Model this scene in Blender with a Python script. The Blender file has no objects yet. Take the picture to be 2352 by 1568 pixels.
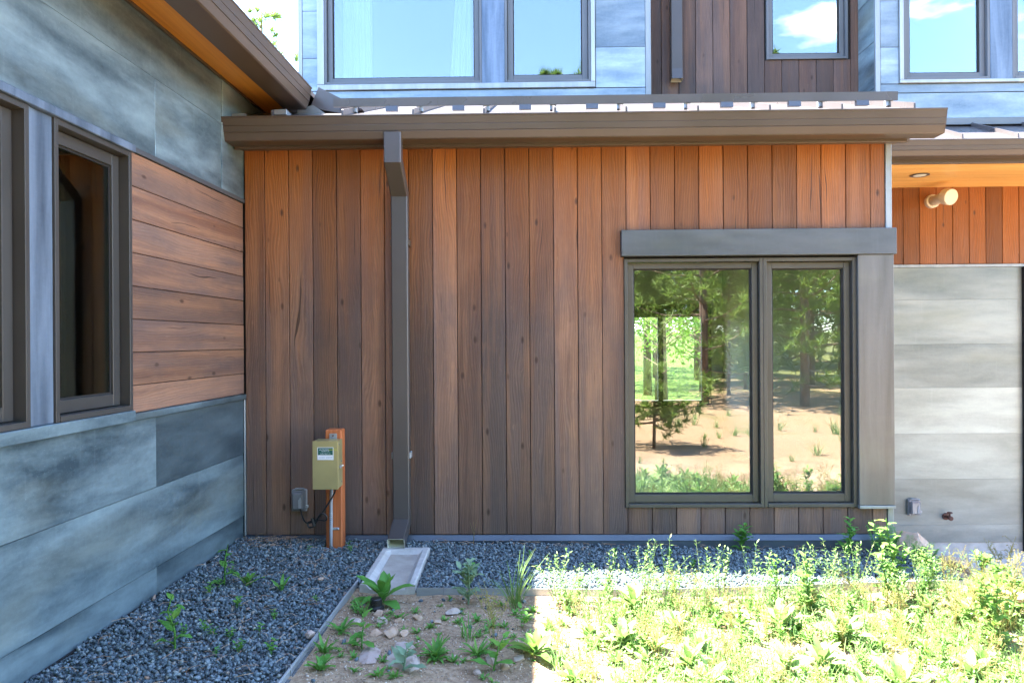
import bpy, math, random
import numpy as np
from mathutils import Vector, Matrix, noise as mnoise

random.seed(7)
rng = np.random.default_rng(11)
S = bpy.context.scene
R = math.radians

# ------------------------------------------------------------------ camera
CZ = 1.35
cam = bpy.data.cameras.new('camera')
cam.sensor_width = 36.0
cam.lens = 36.0 * 1650.0 / 2352.0
cam.clip_start = 0.05
cam.clip_end = 2000
cob = bpy.data.objects.new('camera', cam)
S.collection.objects.link(cob)
psi, rho = R(1.0), 0.0065
F_ = Vector((-math.sin(psi), math.cos(psi), 0))
R0 = Vector((math.cos(psi), math.sin(psi), 0))
U0 = Vector((0, 0, 1))
Rv = R0 * math.cos(rho) - U0 * math.sin(rho)
Uv = U0 * math.cos(rho) + R0 * math.sin(rho)
M = Matrix.Identity(4)
for i in range(3):
    M[i][0], M[i][1], M[i][2] = Rv[i], Uv[i], -F_[i]
M[2][3] = CZ
cob.matrix_world = M
S.camera = cob

# ------------------------------------------------------------------ world / sun / exposure
SUN = Vector((-0.484, 0.10, 1.0)).normalized()
elev = math.asin(SUN.z)
azim = math.atan2(SUN.x, SUN.y)
SKY_STRENGTH, SUN_STRENGTH, EXPOSURE = 0.14, 5.0, 3.66

wd = bpy.data.worlds.new('World')
S.world = wd
wd.use_nodes = True
nt = wd.node_tree
nt.nodes.clear()


def nn(t, typ, **kw):
    n = t.nodes.new(typ)
    for k, v in kw.items():
        if k in n.inputs.keys() if hasattr(n.inputs, 'keys') else False:
            n.inputs[k].default_value = v
        else:
            setattr(n, k, v)
    return n


out = nn(nt, 'ShaderNodeOutputWorld')
bg = nn(nt, 'ShaderNodeBackground')
bg.inputs['Strength'].default_value = SKY_STRENGTH
sky = nn(nt, 'ShaderNodeTexSky')
sky.sky_type = 'NISHITA'
sky.sun_disc = False
sky.sun_elevation = elev
sky.sun_rotation = azim
sky.altitude = 2200
sky.air_density = 1.0
sky.dust_density = 0.6
sky.ozone_density = 1.4
# scattered fair-weather clouds over the whole dome
tc = nn(nt, 'ShaderNodeTexCoord')
sep = nn(nt, 'ShaderNodeSeparateXYZ')
nt.links.new(tc.outputs['Generated'], sep.inputs[0])
mx = nn(nt, 'ShaderNodeMath', operation='MAXIMUM')
mx.inputs[1].default_value = 0.06
nt.links.new(sep.outputs['Z'], mx.inputs[0])
comb = nn(nt, 'ShaderNodeCombineXYZ')
for ax in 'XY':
    dv = nn(nt, 'ShaderNodeMath', operation='DIVIDE')
    nt.links.new(sep.outputs[ax], dv.inputs[0])
    nt.links.new(mx.outputs[0], dv.inputs[1])
    nt.links.new(dv.outputs[0], comb.inputs[ax])
cn = nn(nt, 'ShaderNodeTexNoise')
cn.inputs['Scale'].default_value = 1.15
cn.inputs['Detail'].default_value = 7
cn.inputs['Roughness'].default_value = 0.55
nt.links.new(comb.outputs[0], cn.inputs['Vector'])
cr = nn(nt, 'ShaderNodeValToRGB')
cr.color_ramp.elements[0].position = 0.60
cr.color_ramp.elements[0].color = (0, 0, 0, 1)
cr.color_ramp.elements[1].position = 0.74
cr.color_ramp.elements[1].color = (0.9, 0.9, 0.9, 1)
nt.links.new(cn.outputs['Fac'], cr.inputs[0])
mix = nn(nt, 'ShaderNodeMix', data_type='RGBA')
nt.links.new(cr.outputs[0], mix.inputs[0])
nt.links.new(sky.outputs[0], mix.inputs[6])
mix.inputs[7].default_value = (9.0, 9.2, 9.6, 1)
nt.links.new(mix.outputs[2], bg.inputs[0])
nt.links.new(bg.outputs[0], out.inputs[0])

sl = bpy.data.lights.new('sun', 'SUN')
sl.energy = SUN_STRENGTH
sl.angle = R(0.53)
sl.color = (1.0, 0.95, 0.88)
so = bpy.data.objects.new('sun', sl)
so.rotation_euler = SUN.to_track_quat('Z', 'Y').to_euler()
so.location = (-6, 3, 14)
S.collection.objects.link(so)

S.view_settings.view_transform = 'Standard'
S.view_settings.look = 'None'
S.view_settings.exposure = EXPOSURE
S.view_settings.gamma = 1.0
S.view_settings.use_curve_mapping = False
S.render.engine = 'CYCLES'
S.cycles.use_denoising = True
S.cycles.max_bounces = 10
S.cycles.diffuse_bounces = 5
S.cycles.glossy_bounces = 5
S.cycles.transparent_max_bounces = 16
S.cycles.caustics_reflective = False
S.cycles.caustics_refractive = False
S.cycles.sample_clamp_indirect = 8

# ------------------------------------------------------------------ materials
MATS = {}


def newmat(name):
    m = bpy.data.materials.new(name)
    m.use_nodes = True
    t = m.node_tree
    t.nodes.clear()
    o = t.nodes.new('ShaderNodeOutputMaterial')
    b = t.nodes.new('ShaderNodeBsdfPrincipled')
    t.links.new(b.outputs[0], o.inputs[0])
    MATS[name] = m
    return m, t, b, o


def link(t, a, b):
    t.links.new(a, b)


def math_n(t, op, a, b=None, c=None):
    n = t.nodes.new('ShaderNodeMath')
    n.operation = op
    for i, v in enumerate((a, b, c)):
        if v is None:
            continue
        if isinstance(v, (int, float)):
            n.inputs[i].default_value = v
        else:
            t.links.new(v, n.inputs[i])
    return n.outputs[0]


def mixc(t, fac, a, b, blend='MIX'):
    n = t.nodes.new('ShaderNodeMix')
    n.data_type = 'RGBA'
    n.blend_type = blend
    for i, v in ((0, fac), (6, a), (7, b)):
        if isinstance(v, (int, float)):
            n.inputs[i].default_value = v
        elif isinstance(v, tuple):
            n.inputs[i].default_value = v if len(v) == 4 else v + (1,)
        else:
            t.links.new(v, n.inputs[i])
    return n.outputs[2]


def ramp(t, fac, stops):
    n = t.nodes.new('ShaderNodeValToRGB')
    e = n.color_ramp.elements
    while len(e) < len(stops):
        e.new(0.5)
    for i, (p, c) in enumerate(stops):
        e[i].position = p
        e[i].color = (c, c, c, 1) if isinstance(c, (int, float)) else tuple(c) + (1,)
    t.links.new(fac, n.inputs[0])
    return n.outputs[0]


def noise_n(t, vec, scale=1.0, detail=4.0, rough=0.55, dist=0.0):
    n = t.nodes.new('ShaderNodeTexNoise')
    n.inputs['Scale'].default_value = scale
    n.inputs['Detail'].default_value = detail
    n.inputs['Roughness'].default_value = rough
    n.inputs['Distortion'].default_value = dist
    if vec is not None:
        t.links.new(vec, n.inputs['Vector'])
    return n.outputs['Fac']


def vscale(t, vec, sx, sy, sz):
    n = t.nodes.new('ShaderNodeVectorMath')
    n.operation = 'MULTIPLY'
    t.links.new(vec, n.inputs[0])
    n.inputs[1].default_value = (sx, sy, sz)
    return n.outputs[0]


def objcoord(t, rand_amt=0.0):
    tc = t.nodes.new('ShaderNodeTexCoord')
    v = tc.outputs['Object']
    if rand_amt:
        oi = t.nodes.new('ShaderNodeObjectInfo')
        mm = math_n(t, 'MULTIPLY', oi.outputs['Random'], rand_amt)
        a = t.nodes.new('ShaderNodeVectorMath')
        a.operation = 'ADD'
        t.links.new(v, a.inputs[0])
        t.links.new(mm, a.inputs[1])
        v = a.outputs[0]
    return v


def bump(t, b, h, strength=0.3, dist=0.01):
    n = t.nodes.new('ShaderNodeBump')
    n.inputs['Strength'].default_value = strength
    n.inputs['Distance'].default_value = dist
    t.links.new(h, n.inputs['Height'])
    t.links.new(n.outputs[0], b.inputs['Normal'])


def sepxyz(t, v):
    n = t.nodes.new('ShaderNodeSeparateXYZ')
    t.links.new(v, n.inputs[0])
    return n.outputs


def combxyz(t, x, y, z):
    n = t.nodes.new('ShaderNodeCombineXYZ')
    for i, v in enumerate((x, y, z)):
        if isinstance(v, (int, float)):
            n.inputs[i].default_value = v
        else:
            t.links.new(v, n.inputs[i])
    return n.outputs[0]


def wood_mat(name, vertical=True, warm_span=(0.9, 2.65), tone=1.0, low=None, grain=1.0):
    """stained rough sawn boards; grain runs along the board"""
    m, t, b, o = newmat(name)
    tc = t.nodes.new('ShaderNodeTexCoord')
    oi = t.nodes.new('ShaderNodeObjectInfo')
    rnd = oi.outputs['Random']
    s = sepxyz(t, tc.outputs['Object'])
    if vertical:
        across, along = s[0], s[2]
    else:
        across, along = s[2], s[1]
    r37 = math_n(t, 'MULTIPLY', rnd, 37.0)
    r91 = math_n(t, 'MULTIPLY', rnd, 91.0)
    u = math_n(t, 'ADD', across, r37)
    v = math_n(t, 'ADD', along, r91)
    P = combxyz(t, u, v, 0.0)
    # growth-ring figure: warped coordinate
    warp = noise_n(t, vscale(t, P, 5.0, 0.9, 1), 1, 3, 0.5)
    wx = math_n(t, 'ADD', u, math_n(t, 'MULTIPLY', math_n(t, 'SUBTRACT', warp, 0.5), 0.16))
    wsin = math_n(t, 'SINE', math_n(t, 'MULTIPLY', wx, 400.0))
    figure = math_n(t, 'MULTIPLY_ADD', wsin, 0.5, 0.5)
    Pw = combxyz(t, wx, v, 0.0)
    fine = noise_n(t, vscale(t, Pw, 150, 3.5, 1), 1, 3, 0.6)
    fibre = noise_n(t, vscale(t, Pw, 420, 14, 1), 1, 2, 0.6)
    streak = noise_n(t, vscale(t, P, 14, 0.7, 1), 1, 3, 0.55)
    blot = noise_n(t, vscale(t, P, 4.0, 1.5, 1), 1, 4, 0.6)
    blot2 = noise_n(t, vscale(t, combxyz(t, v, u, 3.3), 1.1, 5.0, 1), 1, 3, 0.5)
    # base tones
    rmix = ramp(t, rnd, [(0.0, (0.070, 0.045, 0.037)), (0.2, (0.138, 0.080, 0.057)), (0.4, (0.104, 0.054, 0.038)),
                         (0.6, (0.165, 0.101, 0.072)), (0.8, (0.115, 0.065, 0.047)), (1.0, (0.086, 0.061, 0.054))])
    band = noise_n(t, vscale(t, P, 8.0, 0.35, 1), 1, 2, 0.5, 0.3)
    warm = mixc(t, ramp(t, streak, [(0.42, 0.0), (0.62, 0.9)]), rmix, (0.205, 0.116, 0.076))
    warm = mixc(t, ramp(t, band, [(0.49, 0.0), (0.56, 0.6 * grain)]), warm, (0.098, 0.074, 0.070))
    grey = mixc(t, ramp(t, blot, [(0.48, 0.0), (0.68, 0.6)]), warm, (0.074, 0.054, 0.050))
    grey = mixc(t, ramp(t, blot, [(0.30, 0.65), (0.42, 0.0)]), grey, (0.205, 0.116, 0.080))
    # more orange upward: less weathered stain, plus warm ground bounce painted in
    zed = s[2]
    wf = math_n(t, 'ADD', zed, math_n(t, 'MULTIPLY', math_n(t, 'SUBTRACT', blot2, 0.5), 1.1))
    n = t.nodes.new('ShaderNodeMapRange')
    n.inputs[1].default_value, n.inputs[2].default_value = warm_span
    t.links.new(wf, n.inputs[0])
    graded = mixc(t, n.outputs[0], grey, mixc(t, 0.74, grey, (0.26, 0.086, 0.020)))
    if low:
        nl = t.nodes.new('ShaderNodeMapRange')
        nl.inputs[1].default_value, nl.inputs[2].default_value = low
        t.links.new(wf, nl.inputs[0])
        graded = mixc(t, math_n(t, 'MULTIPLY', math_n(t, 'SUBTRACT', 1.0, nl.outputs[0]), 0.36), graded, mixc(t, rnd, (0.062, 0.054, 0.056), (0.125, 0.098, 0.090)))
    # grain lines
    gl = math_n(t, 'MULTIPLY', figure, ramp(t, blot2, [(0.35, 0.25), (0.65, 1.0)]))
    c1 = mixc(t, math_n(t, 'MULTIPLY', gl, 0.33 * grain), graded, (0.050, 0.029, 0.020))
    c2 = mixc(t, ramp(t, fine, [(0.52, 0.0), (0.75, 0.38 * grain)]), c1, (0.05, 0.030, 0.022))
    c3 = mixc(t, ramp(t, fibre, [(0.60, 0.0), (0.78, 0.35)]), c2, (0.36, 0.24, 0.16))
    # knots
    vo = t.nodes.new('ShaderNodeTexVoronoi')
    vo.inputs['Scale'].default_value = 1.0
    link(t, vscale(t, P, 11.0, 5.0, 1), vo.inputs['Vector'])
    spos = sepxyz(t, vo.outputs['Color'])
    has = math_n(t, 'GREATER_THAN', spos[0], 0.60)
    kn = ramp(t, vo.outputs['Distance'], [(0.04, 1.0), (0.10, 0.6), (0.15, 0.0)])
    knf = math_n(t, 'MULTIPLY', kn, has)
    c4 = mixc(t, math_n(t, 'MULTIPLY', knf, 0.85), c3, (0.035, 0.018, 0.012))
    # dark drying cracks
    ck = noise_n(t, vscale(t, Pw, 60, 1.1, 1), 1, 1, 0.5)
    c5 = mixc(t, ramp(t, ck, [(0.735, 0.0), (0.75, 0.8)]), c4, (0.02, 0.012, 0.01))
    hsv = t.nodes.new('ShaderNodeHueSaturation')
    hsv.inputs['Saturation'].default_value = 1.11
    link(t, math_n(t, 'MULTIPLY', math_n(t, 'MULTIPLY_ADD', math_n(t, 'FRACT', math_n(t, 'MULTIPLY', rnd, 17.3)), 0.62, 0.70), tone), hsv.inputs['Value'])
    link(t, c5, hsv.inputs['Color'])
    link(t, hsv.outputs[0], b.inputs['Base Color'])
    link(t, ramp(t, blot, [(0.2, 0.5), (0.8, 0.72)]), b.inputs['Roughness'])
    b.inputs['Specular IOR Level'].default_value = 0.35
    h = math_n(t, 'ADD', math_n(t, 'MULTIPLY', fine, 0.7), math_n(t, 'MULTIPLY', figure, 0.5))
    h = math_n(t, 'SUBTRACT', h, knf)
    bump(t, b, h, 0.5, 0.003)
    return m


def metal_panel_mat(name, lo, hi, vert=False, metallic=0.45, rough=0.42, drips=True, ochre=0.35):
    """weathered zinc / galvanised sheet with cloudy streaks"""
    m, t, b, o = newmat(name)
    v = objcoord(t, 23.0)
    if vert:
        st = vscale(t, v, 9, 9, 0.9)
        st2 = vscale(t, v, 26, 26, 2.2)
    else:
        st = vscale(t, v, 0.95, 0.95, 4.4)
        st2 = vscale(t, v, 4.0, 4.0, 16)
    big = noise_n(t, st, 1.0, 5, 0.55, 0.35)
    mid = noise_n(t, st2, 1.0, 4, 0.6, 0.3)
    fine = noise_n(t, v, 130, 3, 0.7)
    mott = noise_n(t, vscale(t, v, 34, 34, 48), 1, 4, 0.7)
    dr = noise_n(t, vscale(t, v, 30, 30, 1.6), 1, 3, 0.6)
    f = math_n(t, 'ADD', math_n(t, 'ADD', math_n(t, 'MULTIPLY', big, 0.72), math_n(t, 'MULTIPLY', mid, 0.18)), math_n(t, 'MULTIPLY', mott, 0.10))
    c = ramp(t, f, [(0.36, lo), (0.49, tuple(0.55 * a + 0.45 * b_ for a, b_ in zip(lo, hi))), (0.64, hi)])
    c = mixc(t, ramp(t, dr, [(0.60, 0.0), (0.85, 0.16)]) if drips else 0.0, c, tuple(min(1, x * 1.25) for x in hi))
    c = mixc(t, ramp(t, fine, [(0.64, 0.0), (0.78, 0.45)]), c, tuple(min(1, x * 1.5) for x in hi))
    # ochre oxide patches
    ox = noise_n(t, vscale(t, v, 0.8, 0.8, 2.6), 1, 3, 0.5)
    c = mixc(t, ramp(t, ox, [(0.56, 0.0), (0.74, ochre)]), c, (0.30, 0.30, 0.21))
    oi = t.nodes.new('ShaderNodeObjectInfo')
    hs = t.nodes.new('ShaderNodeHueSaturation')
    link(t, math_n(t, 'MULTIPLY_ADD', oi.outputs['Random'], 0.42, 0.78), hs.inputs['Value'])
    link(t, c, hs.inputs['Color'])
    link(t, hs.outputs[0], b.inputs['Base Color'])
    b.inputs['Metallic'].default_value = metallic
    link(t, ramp(t, f, [(0.25, rough - 0.06), (0.75, rough + 0.16)]), b.inputs['Roughness'])
    bump(t, b, math_n(t, 'ADD', math_n(t, 'MULTIPLY', big, 1.0), math_n(t, 'MULTIPLY', fine, 0.03)), 0.22, 0.02)
    return m


def paint_mat(name, col, rough=0.38, metallic=0.0, spec=0.5, var=0.12):
    m, t, b, o = newmat(name)
    v = objcoord(t, 3.0)
    n1 = noise_n(t, v, 2.3, 4, 0.6)
    n2 = noise_n(t, v, 90, 3, 0.7)
    c = mixc(t, ramp(t, n1, [(0.3, 0.0), (0.7, 1.0)]), tuple(x * (1 - var) for x in col), tuple(min(1, x * (1 + var)) for x in col))
    c = mixc(t, ramp(t, n2, [(0.68, 0.0), (0.84, 0.35)]), c, tuple(0.5 * x + 0.2 for x in col))
    link(t, c, b.inputs['Base Color'])
    link(t, ramp(t, n1, [(0.2, max(0.02, rough - 0.06)), (0.8, rough + 0.08)]), b.inputs['Roughness'])
    b.inputs['Metallic'].default_value = metallic
    b.inputs['Specular IOR Level'].default_value = spec
    bump(t, b, n1, 0.06, 0.02)
    return m


def glass_mat(name, tint=(0.86, 0.9, 0.88), refl=2.0):
    """insulating glass: part of the light mirrored, the rest passes"""
    m = bpy.data.materials.new(name)
    m.use_nodes = True
    t = m.node_tree
    t.nodes.clear()
    MATS[name] = m
    o = t.nodes.new('ShaderNodeOutputMaterial')
    gl = t.nodes.new('ShaderNodeBsdfGlossy')
    gl.inputs['Roughness'].default_value = 0.0
    gl.inputs['Color'].default_value = (0.95, 0.98, 0.97, 1)
    tr = t.nodes.new('ShaderNodeBsdfTransparent')
    tr.inputs['Color'].default_value = tint + (1,)
    fr = t.nodes.new('ShaderNodeFresnel')
    fr.inputs['IOR'].default_value = 1.52
    f = math_n(t, 'MINIMUM', math_n(t, 'MULTIPLY', fr.outputs[0], refl), 0.92)
    ms = t.nodes.new('ShaderNodeMixShader')
    link(t, f, ms.inputs[0])
    link(t, tr.outputs[0], ms.inputs[1])
    link(t, gl.outputs[0], ms.inputs[2])
    link(t, ms.outputs[0], o.inputs[0])
    v = objcoord(t, 5.0)
    n = t.nodes.new('ShaderNodeBump')
    n.inputs['Strength'].default_value = 0.018
    n.inputs['Distance'].default_value = 0.02
    link(t, noise_n(t, v, 2.6, 2, 0.5), n.inputs['Height'])
    link(t, n.outputs[0], gl.inputs['Normal'])
    return m


def leaf_mat(name, c0, c1, c2=None, transl=0.45, objrand=False, rough=0.5):
    m = bpy.data.materials.new(name)
    m.use_nodes = True
    t = m.node_tree
    t.nodes.clear()
    MATS[name] = m
    o = t.nodes.new('ShaderNodeOutputMaterial')
    b = t.nodes.new('ShaderNodeBsdfPrincipled')
    b.inputs['Roughness'].default_value = rough
    b.inputs['Specular IOR Level'].default_value = 0.3
    tl = t.nodes.new('ShaderNodeBsdfTranslucent')
    g = t.nodes.new('ShaderNodeNewGeometry')
    oi = t.nodes.new('ShaderNodeObjectInfo')
    f = math_n(t, 'FRACT', math_n(t, 'ADD', g.outputs['Random Per Island'], oi.outputs['Random']))
    st = [(0.0, c0), (0.8, c1)] + ([(1.0, c2)] if c2 else [])
    c = ramp(t, f, st)
    v = objcoord(t, 9.0)
    n = noise_n(t, v, 26, 3, 0.6)
    c = mixc(t, ramp(t, n, [(0.35, 0.0), (0.75, 0.5)]), c, tuple(min(1, x * 1.5) for x in c1))
    link(t, c, b.inputs['Base Color'])
    c2_ = mixc(t, 0.5, c, (0.20, 0.36, 0.06))
    link(t, c2_, tl.inputs['Color'])
    ms = t.nodes.new('ShaderNodeMixShader')
    ms.inputs[0].default_value = transl
    link(t, b.outputs[0], ms.inputs[1])
    link(t, tl.outputs[0], ms.inputs[2])
    link(t, ms.outputs[0], o.inputs[0])
    return m


def island_mat(name, stops, rough=0.75, fine=60, spec=0.3, obj=False, tint=(0.45, 0.44, 0.42)):
    m, t, b, o = newmat(name)
    g = t.nodes.new('ShaderNodeNewGeometry')
    oi = t.nodes.new('ShaderNodeObjectInfo')
    f = oi.outputs['Random'] if obj else g.outputs['Random Per Island']
    c = ramp(t, f, stops)
    v = objcoord(t, 2.0)
    n = noise_n(t, v, fine, 4, 0.65)
    c = mixc(t, ramp(t, n, [(0.35, 0.0), (0.7, 0.35)]), c, tint)
    c = mixc(t, ramp(t, n, [(0.25, 0.45), (0.45, 0.0)]), c, (0.04, 0.04, 0.042))
    link(t, c, b.inputs['Base Color'])
    b.inputs['Roughness'].default_value = rough
    b.inputs['Specular IOR Level'].default_value = spec
    bump(t, b, n, 0.35, 0.004)
    return m


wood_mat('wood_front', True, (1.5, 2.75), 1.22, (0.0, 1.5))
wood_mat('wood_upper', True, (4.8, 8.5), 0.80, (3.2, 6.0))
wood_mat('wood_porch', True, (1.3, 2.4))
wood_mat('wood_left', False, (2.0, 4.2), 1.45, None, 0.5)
metal_panel_mat('zinc_left', (0.048, 0.080, 0.102), (0.29, 0.395, 0.435))
metal_panel_mat('zinc_dark', (0.028, 0.047, 0.060), (0.125, 0.175, 0.20))
metal_panel_mat('zinc_upper', (0.10, 0.145, 0.19), (0.31, 0.38, 0.43), ochre=0.1)
metal_panel_mat('zinc_porch', (0.18, 0.205, 0.20), (0.34, 0.365, 0.34))
metal_panel_mat('zinc_brown', (0.100, 0.098, 0.096), (0.150, 0.146, 0.142), vert=True, drips=False, ochre=0.15)
metal_panel_mat('zinc_vertical', (0.06, 0.085, 0.12), (0.17, 0.22, 0.29), vert=True, ochre=0.05)
metal_panel_mat('zinc_trim', (0.098, 0.106, 0.116), (0.155, 0.165, 0.178), metallic=0.5)
metal_panel_mat('zinc_light', (0.25, 0.275, 0.295), (0.37, 0.40, 0.41), vert=True)
metal_panel_mat('galvanised', (0.25, 0.27, 0.285), (0.38, 0.40, 0.42), metallic=0.4, rough=0.40)
metal_panel_mat('flashing', (0.035, 0.048, 0.065), (0.085, 0.105, 0.13), metallic=0.4)
paint_mat('brown_metal', (0.072, 0.052, 0.038), 0.36)
paint_mat('roof_metal', (0.092, 0.080, 0.078), 0.28, spec=0.6)
paint_mat('spout_metal', (0.062, 0.054, 0.052), 0.36)
paint_mat('frame_dark', (0.045, 0.042, 0.039), 0.40)
paint_mat('frame_paint', (0.068, 0.063, 0.055), 0.40)
paint_mat('frame_upper', (0.10, 0.108, 0.118), 0.40)
paint_mat('dark_gap', (0.012, 0.011, 0.011), 0.8)
paint_mat('interior_white', (0.40, 0.39, 0.35), 0.8)
paint_mat('interior_dark', (0.035, 0.032, 0.028), 0.7)
paint_mat('interior_floor', (0.20, 0.14, 0.09), 0.5)
paint_mat('curtain_cloth', (0.70, 0.70, 0.62), 0.9)
paint_mat('brass_box', (0.46, 0.40, 0.19), 0.36, metallic=0.5)
paint_mat('label_green', (0.01, 0.09, 0.07), 0.4, var=0.03)
paint_mat('label_white', (0.72, 0.74, 0.76), 0.45, var=0.03)
paint_mat('label_yellow', (0.62, 0.66, 0.06), 0.45, var=0.03)
paint_mat('label_blue', (0.25, 0.32, 0.5), 0.45, var=0.03)
paint_mat('grey_plastic', (0.30, 0.31, 0.33), 0.45)
paint_mat('dark_plastic', (0.075, 0.078, 0.088), 0.30)
paint_mat('clear_plastic', (0.19, 0.20, 0.22), 0.12)
paint_mat('black_rubber', (0.012, 0.012, 0.013), 0.4)
paint_mat('cream_plastic', (0.66, 0.58, 0.44), 0.4)
paint_mat('vent_screen', (0.30, 0.245, 0.17), 0.7)
paint_mat('rust_iron', (0.10, 0.035, 0.022), 0.6)
paint_mat('pale_inside', (0.62, 0.62, 0.52), 0.5)
glass_mat('window_glass', refl=3.9)
glass_mat('upper_glass', tint=(0.75, 0.85, 0.88), refl=3.4)
glass_mat('side_glass', tint=(0.62, 0.66, 0.60), refl=0.8)


def soffit_mat():
    m, t, b, o = newmat('pine_soffit')
    tc = t.nodes.new('ShaderNodeTexCoord')
    s = sepxyz(t, tc.outputs['Object'])
    P = combxyz(t, s[0], s[1], s[2])
    oi = t.nodes.new('ShaderNodeObjectInfo')
    g = noise_n(t, vscale(t, P, 1.4, 40, 40), 1, 4, 0.6, 0.4)
    c = ramp(t, g, [(0.3, (0.62, 0.30, 0.075)), (0.55, (0.76, 0.42, 0.12)), (0.75, (0.80, 0.48, 0.16))])
    vo = t.nodes.new('ShaderNodeTexVoronoi')
    link(t, vscale(t, P, 2.6, 11, 1), vo.inputs['Vector'])
    kn = ramp(t, vo.outputs['Distance'], [(0.06, 0.8), (0.13, 0.0)])
    c = mixc(t, kn, c, (0.12, 0.04, 0.015))
    hs = t.nodes.new('ShaderNodeHueSaturation')
    link(t, math_n(t, 'MULTIPLY_ADD', oi.outputs['Random'], 0.25, 0.85), hs.inputs['Value'])
    link(t, c, hs.inputs['Color'])
    link(t, hs.outputs[0], b.inputs['Base Color'])
    b.inputs['Roughness'].default_value = 0.45
    return m


soffit_mat()


def soffit_left_mat():
    m, t, b, o = newmat('stained_soffit')
    v = objcoord(t, 1.0)
    g = noise_n(t, vscale(t, v, 30, 1.2, 30), 1, 4, 0.6, 0.5)
    c = ramp(t, g, [(0.3, (0.62, 0.22, 0.022)), (0.7, (0.80, 0.32, 0.040))])
    link(t, c, b.inputs['Base Color'])
    b.inputs['Roughness'].default_value = 0.5


soffit_left_mat()


def cedar_mat():
    m, t, b, o = newmat('cedar_post')
    v = objcoord(t, 1.0)
    g = noise_n(t, vscale(t, v, 60, 60, 2.2), 1, 4, 0.6, 0.8)
    c = ramp(t, g, [(0.3, (0.30, 0.075, 0.022)), (0.55, (0.46, 0.13, 0.038)), (0.75, (0.56, 0.20, 0.07))])
    link(t, c, b.inputs['Base Color'])
    b.inputs['Roughness'].default_value = 0.6
    bump(t, b, g, 0.3, 0.003)


cedar_mat()


def concrete_mat(name, a, bcol, scale=14):
    m, t, b, o = newmat(name)
    v = objcoord(t, 1.0)
    g = noise_n(t, v, scale, 6, 0.65)
    g2 = noise_n(t, v, 160, 3, 0.7)
    c = ramp(t, g, [(0.3, a), (0.7, bcol)])
    c = mixc(t, ramp(t, g2, [(0.6, 0.0), (0.8, 0.5)]), c, tuple(x * 0.55 for x in a))
    link(t, c, b.inputs['Base Color'])
    b.inputs['Roughness'].default_value = 0.85
    bump(t, b, math_n(t, 'ADD', g, math_n(t, 'MULTIPLY', g2, 0.4)), 0.3, 0.006)


concrete_mat('concrete', (0.36, 0.345, 0.325), (0.52, 0.50, 0.47))
concrete_mat('concrete_floor', (0.30, 0.27, 0.235), (0.44, 0.405, 0.355), 9)
concrete_mat('slab', (0.44, 0.43, 0.41), (0.54, 0.53, 0.50), 5)
island_mat('gravel_stone', [(0.0, (0.026, 0.040, 0.048)), (0.3, (0.060, 0.090, 0.104)), (0.65, (0.115, 0.158, 0.176)),
                            (0.9, (0.185, 0.230, 0.25)), (0.975, (0.28, 0.30, 0.27)), (1.0, (0.30, 0.17, 0.10))], 0.5, 220, tint=(0.22, 0.25, 0.28))
island_mat('soil_pebble', [(0.0, (0.20, 0.13, 0.085)), (0.4, (0.34, 0.24, 0.16)), (0.75, (0.48, 0.37, 0.26)), (1.0, (0.60, 0.50, 0.42))], 0.85, 200)
island_mat('rock_tan', [(0.0, (0.40, 0.25, 0.15)), (0.5, (0.48, 0.31, 0.20)), (1.0, (0.36, 0.20, 0.12))], 0.85, 35, obj=True)
island_mat('rock_pink', [(0.0, (0.37, 0.255, 0.205)), (0.5, (0.43, 0.335, 0.275)), (1.0, (0.39, 0.275, 0.23))], 0.85, 35, obj=True)
island_mat('dry_needle', [(0.0, (0.22, 0.10, 0.045)), (0.5, (0.36, 0.19, 0.09)), (1.0, (0.42, 0.28, 0.16))], 0.8, 50)
leaf_mat('leaf_mullein', (0.17, 0.25, 0.085), (0.25, 0.34, 0.13), (0.30, 0.36, 0.12), 0.35, rough=0.8)
leaf_mat('leaf_weed', (0.075, 0.17, 0.035), (0.13, 0.25, 0.055), (0.20, 0.27, 0.05), 0.4)
leaf_mat('leaf_shade', (0.075, 0.23, 0.04), (0.12, 0.31, 0.06), (0.20, 0.34, 0.05), 0.4)
leaf_mat('leaf_pale', (0.17, 0.27, 0.17), (0.24, 0.34, 0.22), None, 0.35, rough=0.7)
leaf_mat('leaf_grass', (0.085, 0.17, 0.045), (0.15, 0.255, 0.075), (0.28, 0.25, 0.12), 0.3)
leaf_mat('leaf_sorrel', (0.20, 0.20, 0.065), (0.30, 0.25, 0.085), (0.36, 0.20, 0.09), 0.3)
leaf_mat('leaf_pine', (0.10, 0.155, 0.030), (0.16, 0.22, 0.05), (0.22, 0.25, 0.06), 0.4)
leaf_mat('leaf_aspen', (0.10, 0.19, 0.035), (0.17, 0.28, 0.055), (0.22, 0.31, 0.06), 0.5)


def bark_mat():
    m, t, b, o = newmat('bark')
    v = objcoord(t, 1.0)
    g = noise_n(t, vscale(t, v, 14, 14, 3), 1, 5, 0.65)
    c = ramp(t, g, [(0.3, (0.07, 0.045, 0.032)), (0.6, (0.17, 0.11, 0.08)), (0.8, (0.26, 0.17, 0.11))])
    link(t, c, b.inputs['Base Color'])
    b.inputs['Roughness'].default_value = 0.9
    bump(t, b, g, 0.6, 0.02)


bark_mat()


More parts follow.
